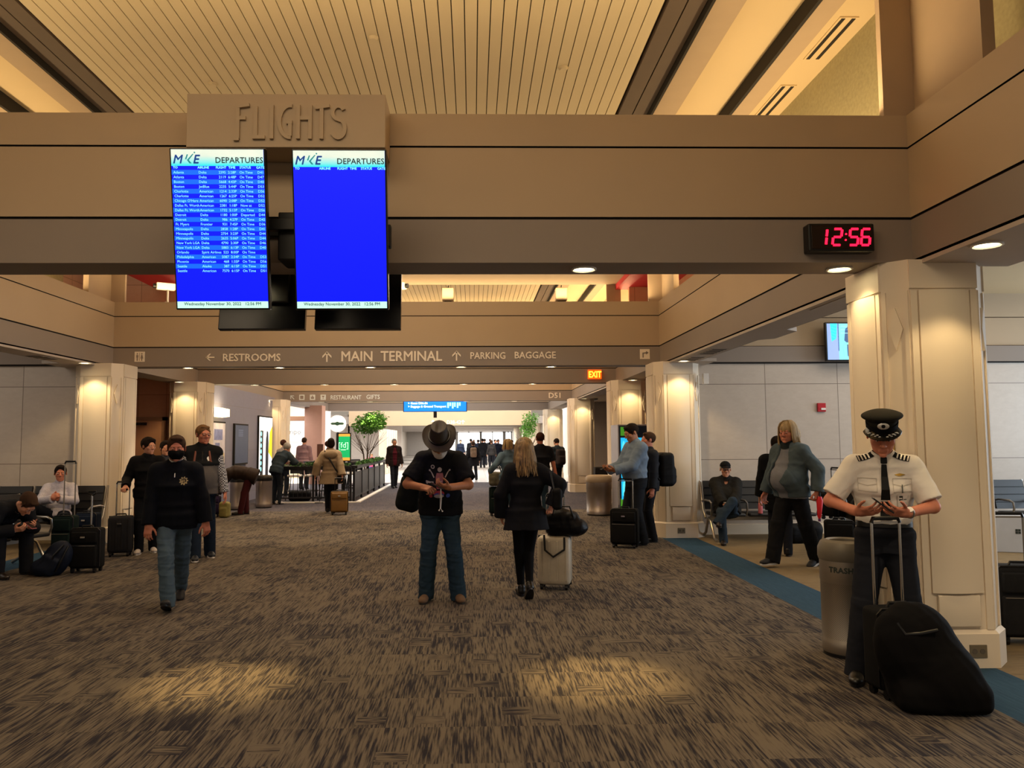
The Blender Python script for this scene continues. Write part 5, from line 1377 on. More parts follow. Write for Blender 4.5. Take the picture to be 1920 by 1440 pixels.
slab('trim_7', -5.4, -3.02, 20.55, 20.66, 0, .03, M_white); slab('trim_7', -3.1, -2.98, 20.6, 29.0, 0, .03, M_white)
def stool(x, y, label):
    r = empty('bar_stool', (x, y, 0)); tag(r, label, 'stool', 'bar stools behind the barred railing')
    MB().box(-.18, .18, -.18, .18, .64, .70, .02).build('seat', M_white, r, True); mb = MB(); mb.box(-.18, .18, .15, .19, .72, 1.0, .015); mb.build('backrest', M_rail, r, True)
    for a in (-1, 1):
        for b in (-1, 1): MB().tube([(.15 * a, .15 * b, .64), (.21 * a, .21 * b, 0)], .014, 6).build('leg', M_rail, r)
    MB().tube([(-.19, -.19, .25), (.19, -.19, .25), (.19, .19, .25), (-.19, .19, .25)], .01, 6, True).build('foot_rest', M_rail, r)
    return r
s0 = stool(-4.95, 21.7, 'white seated bar stool behind the barred cafe railing')
for x, y in ((-4.5, 21.75), (-4.05, 21.7), (-3.6, 22.9), (-4.3, 23.4), (-3.7, 24.2)):
    c = copy_tree(s0); c.location = (x, y, 0)
for x, y, lb in ((-4.6, 22.9, 'round dark cafe table nearest the barred railing'), (-4.0, 25.0, 'round dark cafe table farther back beside the solid railing')):
    r = empty('cafe_table', (x, y, 0)); tag(r, lb, 'table')
    MB().lathe([(0, 1.0), (.38, 1.0), (.38, 1.04), (0, 1.04)], n=24).build('tabletop', M_rail, r); MB().cyl((0, 0, .02), (0, 0, 1.0), .03).build('column_leg', M_rail, r); MB().lathe([(0, 0), (.25, 0), (.22, .02), (0, .03)], n=20).build('base', M_rail, r)
def tree(x, y, z0, zt, rad, label, n, seed, trunks, name='indoor_tree'):
    r = empty(name, (x, y, 0)); tag(r, label, 'tree')
    MB().lathe([(0, 0), (.22, 0), (.28, .5), (.24, .5), (.22, .44), (0, .44)], n=20).build('planter', M_rail, r, True)
    rnd = random.Random(seed); tr = MB()
    for i in range(trunks):
        a = 6.28 * i / trunks; tr.tube([(0.04 * math.cos(a), .04 * math.sin(a), .4), (.12 * math.cos(a), .1 * math.sin(a), z0 * .7), (rad * .45 * math.cos(a), rad * .45 * math.sin(a), z0 + .15)], [.022, .016, .008], 6)
        for k in range(4):
            b = a + rnd.uniform(-1, 1); tr.tube([(.12 * math.cos(a), .1 * math.sin(a), z0 * .7 + .05 * k), (rad * .8 * math.cos(b), rad * .8 * math.sin(b), z0 + rnd.uniform(.05, .4))], [.008, .003], 5)
    tr.build('trunk', mat('bark', '#4a3a2a', .9), r)
    cr = MB()
    for k in range(9):
        a = rnd.uniform(0, 6.28); q = rnd.uniform(0, rad * .62); leaves(n // 9, (q * math.cos(a), q * math.sin(a), rnd.uniform(z0 + .15, zt - .2)), (rad * .45, rad * .45, .26), .085, seed + k, cr)
    cr.build('foliage', M_leafy, r)
tree(-3.60, 26.3, 1.68, 2.62, .92, 'bushy green tree in the cafe behind the green menu screen', 2300, 3, 5)
tree(2.55, 35.2, 1.7, 2.95, .85, 'leafy tree beyond the right columns above the couple', 1100, 9, 3)
# round cafe sign and green menu screen
r = empty('round_sign', (-3.74, 21.45, 0)); tag(r, 'round white cafe sign with a green lozenge on a post', 'sign')
MB().cyl((0, .06, 0), (0, .06, 2.1), .025).build('post', M_rail, r); MB().cyl((0, -.03, 2.11), (0, .05, 2.11), .235, n=40).build('disc', emis('sign_disc', '#f4f4f0', .9), r)
MB().prism([(-.19, 0), (-.15, .03), (-.06, .03), (0, .055), (.06, .03), (.15, .03), (.19, 0), (.15, -.03), (.06, -.03), (0, -.055), (-.06, -.03), (-.15, -.03)], 'y', -.036, -.028).xf(T(0, 0, 2.11)).build('lozenge', mat('sign_green', '#4e7f6e', .5), r)
text_mb('CAFE', .05, M=T(0, -.038, 2.095), align='CENTER') if False else None
r = empty('menu_totem', (-3.66, 21.98, 0)); tag(r, 'green digital menu screen on a dark stand under the round sign', 'screen')
MB().box(-.21, .21, 0, .08, 1.05, 1.86, .01).build('case', M_rail, r); MB().box(-.05, .05, .0, .06, .02, 1.06).build('stand', M_rail, r); MB().box(-.2, .2, -.15, .2, 0, .02).build('base', M_rail, r)
d = MB().box(-.185, .185, -.006, .001, 1.08, 1.83).build('display', emis('menu_green', '#18a860', 1.0), r)
MB().box(-.185, .185, -.009, -.004, 1.76, 1.83).box(-.185, .185, -.009, -.004, 1.08, 1.16).build('display_band', emis('menu_orange', '#e8a040', 1.0), d)
t = text_mb('[fd]', .22, M=T(0, -.009, 1.44), align='CENTER'); mb = t; mb.box(-.07, .07, -.009, -.007, 1.37, 1.39); mb.build('display_lettering', emis('menu_pale', '#b9f0cc', 1.2), d)
# notice stand on the railing
r = empty('notice_stand', (-4.05, 20.62, 0)); tag(r, 'small notice frame on a thin stand at the cafe entrance', 'sign')
MB().cyl((0, 0, 0.02), (0, 0, 1.2), .012).build('post', M_rail, r); MB().lathe([(0, 0), (.14, 0), (.13, .02), (0, .025)], n=20).build('base', M_rail, r); MB().box(-.08, .08, -.012, .012, 1.2, 1.55, .003).build('frame', mat('notice', '#6d4a44', .5), r)
# bright shop behind
slab('wall_far', -12.5, -7.0, 38.0, 38.2, 0, 4.6, M_white)
r = empty('shop_sign', (-9.05, 37.6, 2.0)); tag(r, 'bright shop fascia reading Tripo beside a camera emblem', 'sign')
MB().box(-1.15, 1.3, -.06, .42, -.35, .45).build('fascia', emis('shop_fascia', '#f6f4ef', 1.1), r)
mb = text_mb('Tripo', .34, M=T(-.02, -.07, -.02), bold=.004); mb.build('lettering', mat('shop_letter', '#6f6a68', .5), r)
mb = MB(); mb.tube([(-.2 + .15 * math.cos(2 * PI * i / 20), -.075, .1 + .13 * math.sin(2 * PI * i / 20)) for i in range(20)], .014, 6, True); mb.tube([(-.2 + .07 * math.cos(2 * PI * i / 16), -.075, .1 + .07 * math.sin(2 * PI * i / 16)) for i in range(16)], .012, 6, True); mb.box(-.38, -.36, -.08, -.07, -.02, .22); mb.build('emblem', mat('shop_letter', '#6f6a68', .5), r)
tag(MB().box(-9.45, -9.42, 37.0, 38.02, 2.05, 2.28).box(-9.42, -9.02, 37.0, 37.05, 2.05, 2.28, .01).build('shop_board', emis('green_board', '#2fc48a', .9)), 'small green lit board at the left of the bright shop', 'sign')
r = empty('shop_awning', (-7.7, 33.0, 2.5)); tag(r, 'brown roller awning over the bright shop', 'awning')
MB().box(-.75, .75, -.1, .1, 0, .2, .02).build('roller', mat('awning_brown', '#6b4a33', .6), r); MB().box(-.8, -.74, -.12, .12, -.5, .22).build('bracket', M_black, r)
for q in (-.6, .6): MB().cyl((q, 0, .2), (q, 0, 2.16), .012).build('hanger', M_black, r)
M_counter = mat('counter_cream', '#d9c7a0', .5, var=.1)
tag(MB().box(-9.0, -6.6, 34.8, 35.4, 0, 1.05, .02).build('shop_counter', M_counter), 'cream counter in front of the bright shop', 'counter')
for i in range(5):
    o = MB().box(-4.6 + .0, -4.2, 38 + i * 1.1, 38.8 + i * 1.1, 0, 2.2, .02).build('display_cabinet', mat('cabinet_cream', '#cfc4b4', .5, var=.15))
    tag(o, 'tall pale display cabinet across the bright hall', 'cabinet', 'pale cabinets across the bright hall')
# phone-like stanchion chairs far right
for x, y, lb in ((1.95, 41.0, 'chrome framed luggage trolley far down the hall'), (2.4, 37.5, 'chrome framed luggage trolley by the far white wall')):
    r = empty('luggage_trolley', (x, y, 0)); tag(r, lb, 'trolley'); MB().tube([(-.25, 0, .1), (-.25, .1, 1.0), (.25, .1, 1.0), (.25, 0, .1)], .018, 8).build('push_bar', M_chrome, r); MB().box(-.27, .27, -.6, .05, .1, .15).build('deck', M_chromeD, r)
    for sx in (-.2, .2): MB().cyl((sx - .015, -.5, .05), (sx + .015, -.5, .05), .05).build('wheel', M_black, r)
# ------------------------------------------------------------------ people
HB = cloth('hair_dark', '#1d1511', var=.2); HBR = cloth('hair_brown', '#3c2a1e', var=.25); HSAND = cloth('hair_sandy', '#6e5237', var=.25); HGREY = cloth('hair_grey', '#8f8a84', var=.2); HRED = cloth('hair_auburn', '#3a1f16', var=.2)
HBD = mat('hair_blond_dark', '#4a3a28', .55, var=.4, vs_=6); HBL = mat('hair_blond', '#846a44', .5, var=.7, vs_=5, bump=.4, bs=50, stretch=(8, 8, .6)); HPALE = mat('hair_pale', '#9c8258', .55, var=.5, vs_=6, bump=.4, bs=50, stretch=(6, 6, .8))
M_leather = mat('black_leather', '#0d0c0c', .35); M_soleb = mat('white_sole', '#cfc9c0', .6)
M_wool = cloth('charcoal_wool', '#1b1d24', var=.08); M_denim = cloth('blue_denim', '#475865', bump=.3, bs=320, var=.16, vs_=5); M_denimd = cloth('dark_denim', '#283a48', bump=.3, bs=320, var=.16, vs_=5)
M_blackk = cloth('black_knit', '#0f0f12', var=.12); M_navyk = cloth('navy_knit', '#0d1017', var=.12)
M_silver = mat('silver_thread', '#c9c6c0', .4, .6)
relaxed = lambda k: dict(curl=(22, 32, 20))
def phone(label, loc, rot, w=.072, l=.148, cm='#0d0d10'):
    r = empty('smartphone', loc); r.rotation_euler = rot; tag(r, label, 'phone')
    MB().box(-w / 2, w / 2, -l / 2, l / 2, -.004, .004, .003).build('phone_case', mat('phone_' + cm, cm, .3), r)
    MB().box(-w / 2 + .004, w / 2 - .004, -l / 2 + .006, l / 2 - .006, .004, .005).build('phone_screen', mat('phone_glass', '#15171c', .08), r)
    return r
def glasses(p, m):
    mb = MB(); 
    for x in (-1, 1):
        mb.tube([tuple(p.hp(.031 * x + .021 * math.cos(a), -.106, .004 + .0155 * math.sin(a))) for a in [2 * PI * i / 14 for i in range(14)]], .0024, 6, True)
        mb.tube([tuple(p.hp(.052 * x, -.104, .008)), tuple(p.hp(.078 * x, -.05, .010)), tuple(p.hp(.080 * x, .02, .008))], .0024, 6)
    mb.tube([tuple(p.hp(-.011, -.108, .008)), tuple(p.hp(.011, -.108, .008))], .0024, 6)
    mb.build('glasses', m, p.root)
def ballcap(p, m, peak=True):
    P = [ell(p.hp(0, .012, .050), (.0835 * p.hs, .102 * p.hs, .080 * p.hs), p.hR, .01), cut(p.hp(0, 0, .048), p.hR @ V3(0, -.12, -1))]
    c = soft('cap', P, .006, m, p.root)
    if peak:
        mb = MB(); n = 12; a = [PI + PI * i / n for i in range(n + 1)]
        r0 = [tuple(p.hp(.072 * math.cos(t), -.045 + .05 * math.sin(t), .056)) for t in a]; r1 = [tuple(p.hp(.070 * math.cos(t), -.06 + .115 * math.sin(t), .050 - .012 * abs(math.cos(t)))) for t in a]
        r2 = [tuple(p.hp(.070 * math.cos(t), -.06 + .115 * math.sin(t), .045 - .012 * abs(math.cos(t)))) for t in a]; r3 = [tuple(p.hp(.072 * math.cos(t), -.045 + .05 * math.sin(t), .050)) for t in a]
        mb.ring([r0, r1, r2, r3], close=False, caps=False).build('peak', m, c, True)
def worn_pack(p, label, m, w=.15, d=.10, h=.24, dz=-.10, sm=None, name='backpack'):
    """backpack on the figure's back with two shoulder straps; a thing of its own"""
    o = p.root; W = o.matrix_basis
    c = p.chest - p.u3 * (-dz) * p.S + p.bk * (.125 * p.S * p.g + d)
    R = np.stack([p.lat, p.bk, p.u2], 1)
    r = empty(name, W @ Vector(c - p.u2 * h)); tag(r, label, 'backpack')
    r.rotation_euler = (0, 0, p.rz); off = c - p.u2 * h
    b = soft('pack_body', [rbox(c - off, (w, d, h), R, .07, .03), rbox(c - off + p.bk * d * .8 - p.u2 * h * .35, (w * .8, d * .5, h * .5), R, .05, .04)], .011, m, r, .008, 5, 24)
    for s_, a in ((1, p.shl), (-1, p.shr)):
        q = [c + p.lat * .07 * s_ + p.u2 * h * .8 - p.bk * d, a * .55 + p.nb * .45 + p.u3 * .062, a * .5 + p.nb * .5 - p.bk * .10 - p.u3 * .03, a * .6 + p.chest * .4 - p.bk * .135 * p.g - p.u3 * .06, p.chest + p.lat * .165 * s_ * p.g - p.u3 * .07 - p.bk * .06, c + p.lat * w * .8 * s_ - p.u2 * h * .6 - p.bk * d]
        mb = MB(); mb.tube([tuple(v - off) for v in q], .016, 8); mb.build('strap', sm or m, r, True)
    return r
def shade_hair_locks(p, m, n, length, seed=2, back=True, spread=1.0, name='hair_locks', parent=None, gr=1.0):
    rnd = random.Random(seed); mb = MB()
    for i in range(n):
        a = rnd.uniform(-1.0, 1.0) * 2.2 + PI / 2
        x, y = math.cos(a) * .097 * gr, math.sin(a) * .117 * gr + .014
        L = length * rnd.uniform(.72, 1.08)
        jx, jy = rnd.uniform(-.015, .015), rnd.uniform(-.01, .02)
        pts = [(x * .12, y * .12 + .012, .139), (x * .46, y * .46 + .008, .132), (x * .78, y * .78, .106), (x * .97, y * .97, .062), (x * 1.03, y * 1.02, .01), (x * 1.10 * spread, y * 1.06, .05 - L * .6), (x * 1.18 * spread + jx, y * 1.10 + jy, .05 - L)]
        mb.tube([tuple(p.hp(*v)) for v in pts], [.004, .008, .010, .011, .010, .008, .002], 6)
    return mb.build(name, m, parent or p.root, True, 80)

# ---- pilot
def pilot():
    p = Human('pilot in white short sleeved shirt, black tie and peaked cap looking at phone', (2.82, 5.27, 0), -22, H=1.785, g=1.0, bend=8, neck=18, h=.0062, sk='ruddy', fat=.35,
              feet=((.15, .04, 12), (-.21, -.10, -8)), hands=((.095, -.30, 1.135), (-.185, -.30, 1.135)), elbow=((1, .5, -.55), (-1, .5, -.55)), head=(-3, 27, 0),
              hand=(dict(fw=(-.78, -.60, .16), nm=(-.35, .55, .75), curl=(16, 30, 24), thumb=-.2), dict(fw=(.78, -.60, .16), nm=(.35, .55, .75), curl=(14, 26, 22), thumb=-.2)))
    p.body(); p.brows(HGREY); p.hair(HGREY, 'buzz')
    W = cloth('white_pilot_cotton', '#d9d4cc', bump=.15, var=.04)
    sh = p.top('shirt', W, sleeve=.86, off=.015, cuff=.016, bottom=False, folds=.007, ff=30, seed=8, cutz=.112)
    p.collar(W, .040)
    tr = p.trousers(M_wool, off=.014, waist=.125, flare=(.090, .068, .066), folds=.006)
    p.shoes(M_leather)
    belt = p.pel + p.u1 * .105
    mb = MB(); mb.ring([[tuple(p.pel + p.u1 * z + V3(math.cos(a) * (.172 + r), math.sin(a) * (.126 + r), 0)) for a in [2 * PI * i / 32 for i in range(32)]] for z, r in ((.088, .0), (.088, .006), (.125, .004), (.125, -.004))], caps=False); mb.build('belt', M_leather, p.root, True)
    f = p.fwd3; c = p.nb - p.u3 * .02
    tie = p.decal(sh, [([(-.016, -.02), (.016, -.02), (.034, -.34), (.036, -.385), (-.036, -.385), (-.034, -.34)], 0)], c + f * .1, -f, p.u3, [cloth('black_silk', '#17191a', rough=.45)], 'tie', .008)
    MB().box(-.020, .020, -.012, .012, -.022, .022, .007).xf(Matrix.Translation(Vector(p.nb + f * .098 - p.u3 * .012))).build('tie_knot', cloth('black_silk', '#17191a'), tie)
    p.decal(sh, [(rect(-.030, -.262, .030, -.252), 0)], c + f * .1, -f, p.u3, [M_silver], 'tie_clip', .013)
    pk = mat('shirt_seam', '#b9b2a8', .8)
    for x in (-.105, .105):
        p.decal(sh, [(rect(x - .058, -.200, x + .058, -.194), 0), (rect(x - .058, -.19, x - .054, -.115), 0), (rect(x + .054, -.19, x + .058, -.115), 0), ([(x - .058, -.145), (x, -.158), (x + .058, -.145), (x + .058, -.150), (x, -.163), (x - .058, -.150)], 0), (rect(x - .058, -.115, x + .058, -.111), 0)], c + f * .1, -f, p.u3, [pk], 'pocket_seam', .003)
    p.decal(sh, [([(.06, -.088), (.095, -.080), (.13, -.088), (.10, -.098), (.085, -.098)], 0)], c + f * .1, -f, p.u3, [mat('gold_wings', '#b99445', .35, .9)], 'wings_badge', .006)
    b = p.decal(sh, [(rect(.075, -.30, .135, -.205), 0), (rect(.082, -.26, .105, -.225), 1), (rect(.108, -.255, .128, -.25), 1), (rect(.08, -.31, .135, -.302), 2)], c + f * .1, -f, p.u3, [mat('card_white', '#d5d2cc', .4), M_dark, mat('card_red', '#8c2430', .4)], 'id_badge', .010)
    p.decal(sh, [(rect(.10, -.205, .106, -.15), 0)], c + f * .1, -f, p.u3, [M_dark], 'badge_clip', .010)
    for s_, a in ((1, p.shl), (-1, p.shr)):
        m0 = a * .62 + p.nb * .38; ax = unit(a - p.nb)
        e = p.decal(sh, [([(-.024, -.055), (.024, -.055), (.024, .055), (0, .066), (-.024, .055)], 0)], m0 + (p.u3 * .70 + f * .72) * .15, -(p.u3 * .70 + f * .72), -ax, [M_blackk], 'epaulette', .006)
        s4 = p.decal(sh, [(rect(-.023, -.05 + i * .021, .023, -.041 + i * .021), 0) for i in range(4)], m0 + (p.u3 * .70 + f * .72) * .15, -(p.u3 * .70 + f * .72), -ax, [M_silver], 'rank_stripes', .010); s4.parent = e
    wa = p.arm['l'][2]; d = unit(p.arm['l'][2] - p.arm['l'][1]); w0 = wa - d * .035; u = unit(np.cross(d, [0, 0, 1])); v = np.cross(d, u)
    mb = MB(); mb.tube([tuple(w0 + (u * math.cos(t) + v * math.sin(t)) * .033) for t in [2 * PI * i / 20 for i in range(20)]], .008, 8, True); wt = mb.build('wristwatch', M_chromeD, p.root, True)
    MB().cyl(w0 + V3(0, -.028, .016), w0 + V3(0, -.038, .024), .019, n=20).build('watch_face', M_white, wt)
    # peaked cap
    cm = cloth('cap_charcoal', '#25241f', var=.12); ca = p.hp
    R = p.hR @ np.array(Matrix.Rotation(math.radians(-14), 3, 'X'))
    cap = soft('peaked_cap', [ell(ca(0, .0, .128), (.128, .132, .036), R, .02), sec(ca(0, .01, .052), ca(0, .005, .118), p.hR @ V3(1, 0, 0), (.084, .104), (.098, .112), .02)], .006, cm, p.root)
    mb = MB(); mb.ring([[tuple(ca(math.cos(a) * (.086 + r), .010 + math.sin(a) * (.106 + r), z)) for a in [2 * PI * i / 40 for i in range(40)]] for z, r in ((.050, -.002), (.050, .003), (.088, .006), (.088, .0))], caps=False); mb.build('cap_band', M_blackk, cap, True)
    n = 16; A = [PI + .18 + (PI - .36) * i / n for i in range(n + 1)]
    vz = lambda rr, z, dy=0: [tuple(ca(rr * math.cos(t) * .92, .005 + dy + rr * 1.15 * math.sin(t), z - .0 + .010 * (1 - abs(math.sin(t))))) for t in A]
    vis = MB().ring([vz(.088, .058), vz(.118, .030, -.012), vz(.119, .026, -.012), vz(.088, .050)], close=False, caps=False).build('visor', mat('patent_black', '#0b0b0c', .15), cap, True)
    mb = MB()
    for s_ in (-1, 1):
        for i in range(7):
            t = 1.5 * PI + s_ * (.22 + i * .12); q = ca(.105 * math.cos(t) * .92, -.003 + .105 * 1.16 * math.sin(t), .045 + (.008 if i % 2 else -.002)); mb.ball(tuple(q), (.009, .006, .005), 5)
    mb.build('visor_braid', M_silver, vis, True)
    q = ca(0, -.117, .112)
    mb = MB(); mb.ball((0, 0, 0), (.036, .006, .022), 8); mb.v = [tuple(R @ np.array(v_) + q) for v_ in mb.v]; em = mb.build('cap_emblem', M_silver, cap, True)
    mb = MB(); mb.ball((0, -.004, 0), (.013, .006, .013), 7); mb.v = [tuple(R @ np.array(v_) + q) for v_ in mb.v]; mb.build('emblem_centre', M_blackk, em, True)
    phone('black phone held by the pilot in both hands', p.wpt((-.045, -.405, 1.19)), (math.radians(38), 0, math.radians(70)))
    return p
pilot()
suitcase('black rollaboard with raised handle standing before the pilot', (2.70, 4.93, 0), 8, .37, .22, .55, M_bal, 1.10, 'soft', hm=M_chrome, badge=False)
softbag('garment_bag', 'large black bag slung over the front of the pilot rollaboard', [ell((0, 0, .30), (.24, .13, .33), np.array(Matrix.Rotation(-.18, 3, 'Y')), .08), ell((.13, -.02, .17), (.21, .16, .22), None, .08), rbox((.10, .0, .085), (.27, .15, .09), None, .07, .06), ell((-.12, -.02, .40), (.14, .10, .19), None, .08), cut((0, 0, .012), (0, 0, -1))], .0095, cloth('matt_black', '#0b0a0b', bump=.1, var=.1), (2.70, 4.70, 0), -6, 'garment bag', .010, 12, 16,
        straps=[([(-.16, -.09, .52), (-.13, -.12, .46), (-.04, -.13, .47), (.05, -.13, .49)], .011)])
# ---- man in the hat
def hatman():
    p = Human('white bearded man in brown leather hat, black printed T-shirt and jeans', (-.33, 7.98, 0), 0, H=1.80, g=1.18, belly=.10, lean=2, bend=20, neck=24, h=.0068, sk='tan', fat=.5,
              feet=((.175, -.02, 14), (-.145, -.02, -10)), hands=((.10, -.40, 1.165), (-.15, -.40, 1.165)), elbow=((1, .5, -.5), (-1, .5, -.5)), head=(0, 44, 0),
              hand=(dict(fw=(-.80, -.40, .15), nm=(-.1, .5, .85), curl=(30, 40, 25), thumb=.2), dict(fw=(.62, -.62, -.1), nm=(.35, .1, -.6), curl=(45, 60, 35), thumb=.3)))
    p.body(); p.brows(HGREY); p.hair(HGREY, 'buzz')
    tm = cloth('black_cotton_print_shirt', '#15161b', var=.12)
    sh = p.top('t_shirt', tm, sleeve=.82, off=.020, cuff=.026, hem=.07, folds=.010, ff=22, seed=21)
    p.trousers(M_denimd, off=.013, flare=(.090, .072, .072), folds=.016, ff=34)
    p.shoes(mat('tan_suede', '#6b533d', .8, bump=.1, var=.15), mat('dark_sole', '#2a2521', .7))
    P = [ell(p.hp(0, -.075, -.085), (.052 * p.hs, .042 * p.hs, .042 * p.hs), p.hR, .02)] + [ell(p.hp(.052 * x, -.03, -.065), (.022, .045, .045), p.hR, .03) for x in (-1, 1)] + [cone(p.hp(-.022, -.103, -.055), p.hp(.022, -.103, -.055), .009, .009, .01)]
    soft('beard', P, .006, cloth('beard_white', '#c9c4bd', bump=.4, bs=150), p.root, .003, 4, 130)
    hm = mat('hat_leather', '#332a20', .6, bump=.15, bs=60, var=.25)
    hat = soft('hat', [sec(p.hp(0, .006, .055), p.hp(0, .014, .185), p.hR @ V3(1, 0, 0), (.096, .118), (.080, .096), .03), sub(p.hp(0, .0, .205), (.030, .10, .034), p.hR, .02), sub(p.hp(.085, -.085, .155), (.03, .035, .055), p.hR, .02), sub(p.hp(-.085, -.085, .155), (.03, .035, .055), p.hR, .02)], .006, hm, p.root)
    n = 44; rings = []
    for rr, dz in ((.078, .012), (.125, -.006), (.155, .0), (.156, .006), (.125, 0), (.078, .018)):
        rings.append([tuple(p.hp(math.cos(a) * rr * .98, .006 + math.sin(a) * rr * 1.14, .060 + dz + (rr - .088) * (.50 * math.cos(a) ** 2 - .45 * max(0, -math.sin(a)) + .16 * math.sin(3 * a + .6) + .10 * math.sin(2 * a)))) for a in [2 * PI * i / n for i in range(n)]])
    rings.append(rings[0]); MB().ring(rings, caps=False).build('brim', hm, hat, True, 80)
    mb = MB(); mb.ring([[tuple(p.hp(math.cos(a) * (.0965 + r), .006 + math.sin(a) * (.1185 + r), z)) for a in [2 * PI * i / 40 for i in range(40)]] for z, r in ((.064, 0), (.064, .004), (.082, .002), (.082, -.004))], caps=False); mb.build('hat_band', M_leather, hat, True)
    f = unit(p.fwd3 + V3(0, 0, 0)); c = p.nb - p.u3 * .03 + f * .15
    # print: drummer-like figure with raised arms over red and blue drums
    bone = mat('print_bone', '#a9a29a', .8); red = mat('print_red', '#a03440', .8); blu = mat('print_blue', '#3b4f9a', .8); pink = mat('print_pink', '#8d585c', .8)
    G = [(circ(.022, 0, -.09), 0), (circ(.02, -.07, -.065), 0), (circ(.010, -.07, -.065), 4), ([(-.03, -.12), (.03, -.12), (.040, -.15), (.026, -.235), (-.026, -.235), (-.040, -.15)], 3), (rect(-.022, -.15, .022, -.156), 0), (rect(-.022, -.175, .022, -.181), 0), (rect(-.035, -.16, .035, -.168), 1), (rect(-.035, -.19, .035, -.198), 1), (rect(-.03, -.215, .03, -.222), 1),
         ([(-.10, -.10), (-.09, -.10), (-.05, -.15), (-.06, -.155)], 0), ([(.09, -.10), (.10, -.10), (.06, -.155), (.05, -.15)], 0), ([(-.13, -.19), (-.06, -.18), (-.06, -.19), (-.13, -.205)], 0), ([(.13, -.23), (.05, -.22), (.05, -.235), (.13, -.245)], 0), (circ(.012, -.128, -.2), 0), (circ(.013, .128, -.237), 0), (circ(.009, .1, -.098), 0), (circ(.009, -.1, -.098), 0),
         (circ(.055, -.005, -.275, 18, .03), 1), (circ(.05, -.005, -.29, 18, .022), 2), (circ(.05, -.005, -.30, 18, .018), 0), (circ(.02, .085, -.30), 2), (circ(.018, -.085, -.30), 1)]
    p.decal(sh, G, c, -f, p.u3, [bone, red, blu, pink, tm], 'shirt_print', .004)
    phone('dark phone held by the man in the leather hat', p.wpt((-.01, -.50, 1.185)), (math.radians(25), 0, math.radians(80)))
    mb = MB(); a = p.wpt((.02, -.44, 1.165)); q = lambda x, y, z: tuple(Vector((x, y, z)))
    mb.tube([(0, 0, 0), (.008, .01, -.10), (.0, .0, -.2), (.014, 0, -.225)], .003, 6); mb.tube([(0, 0, 0), (-.004, .01, -.10), (-.006, .0, -.2), (-.014, 0, -.215)], .003, 6)
    r = empty('earphones', a); tag(r, 'white earphone cord dangling from the phone of the man in the hat', 'earphones'); mb.build('cord', M_white, r); mb = MB(); mb.ball((.016, 0, -.228), .008, 5); mb.ball((-.015, 0, -.218), .008, 5); mb.build('earbuds', M_white, r)
    r = softbag('shoulder_bag', 'dark green bag hanging at the right hip of the man in the hat', [rbox((0, 0, 0), (.13, .10, .19), np.array(Matrix.Rotation(.25, 3, 'Y')), .08, .04)], .011, cloth('olive_black', '#1a1d1a'), (-.66, 8.20, 1.07), 0, straps=[([(.05, -.03, .17), (.14, -.06, .36), (.22, -.12, .47)], .013)])
    return p
hatman()
# ---- blonde woman from behind
def blonde():
    p = Human('blonde woman seen from behind in dark blazer and black leggings', (.55, 8.02, 0), 186, H=1.62, fem=True, g=1.06, lean=3, neck=12, h=.0072, head=(0, 14, 0), feet=((.03, -.16, 0, 0), (-.015, .08, 0, 42, .06)),
              hands=((.24, -.10, .84), (-.26, .05, .94)), elbow=((1, .6, -.3), (-1.0, .3, -.2)), knee=((0, -1, 0), (0, -1, 0)), hand=(relaxed(0), dict(fw=(.2, .2, -1), nm=(.8, .2, .1), curl=(60, 70, 40))))
    p.body()
    J = cloth('navy_blazer', '#17181d', bump=.15, var=.08)
    p.top('blazer', J, off=.030, hem=.16, flare=.05, cuff=.016, folds=.007, ff=18, seed=9)
    p.trousers(cloth('black_legging', '#0c0c0e', bump=.05), off=.004, flare=(.082, .056, .040), folds=.0015, short=.06, name='leggings')
    p.shoes(M_leather, M_black, L=.25)
    b = soft('hair', [ell(p.hp(0, .018, .036), (.094, .114, .098), p.hR, .02), ell(p.hp(0, .07, -.06), (.098, .062, .13), p.hR, .05), ell(p.hp(.0, .075, -.14), (.105, .05, .09), p.hR, .05), sub(p.hp(0, -.13, -.06), (.08, .09, .12), p.hR, .02)], .007, HBL, p.root, .006, 3, 70)
    shade_hair_locks(p, HBL, 130, .345, 4, spread=1.12, parent=b); shade_hair_locks(p, HBD, 70, .33, 14, spread=1.14, parent=b); shade_hair_locks(p, HPALE, 60, .35, 24, spread=1.15, parent=b)
    r = softbag('handbag', 'black handbag under the right arm of the blonde woman', [rbox((0, 0, 0), (.05, .15, .11), None, .04, .03)], .010, M_nylon, (.86, 7.98, 1.02), 0, straps=[([(-.03, -.08, .1), (-.06, -.02, .28), (-.03, .08, .1)], .010)])
blonde()
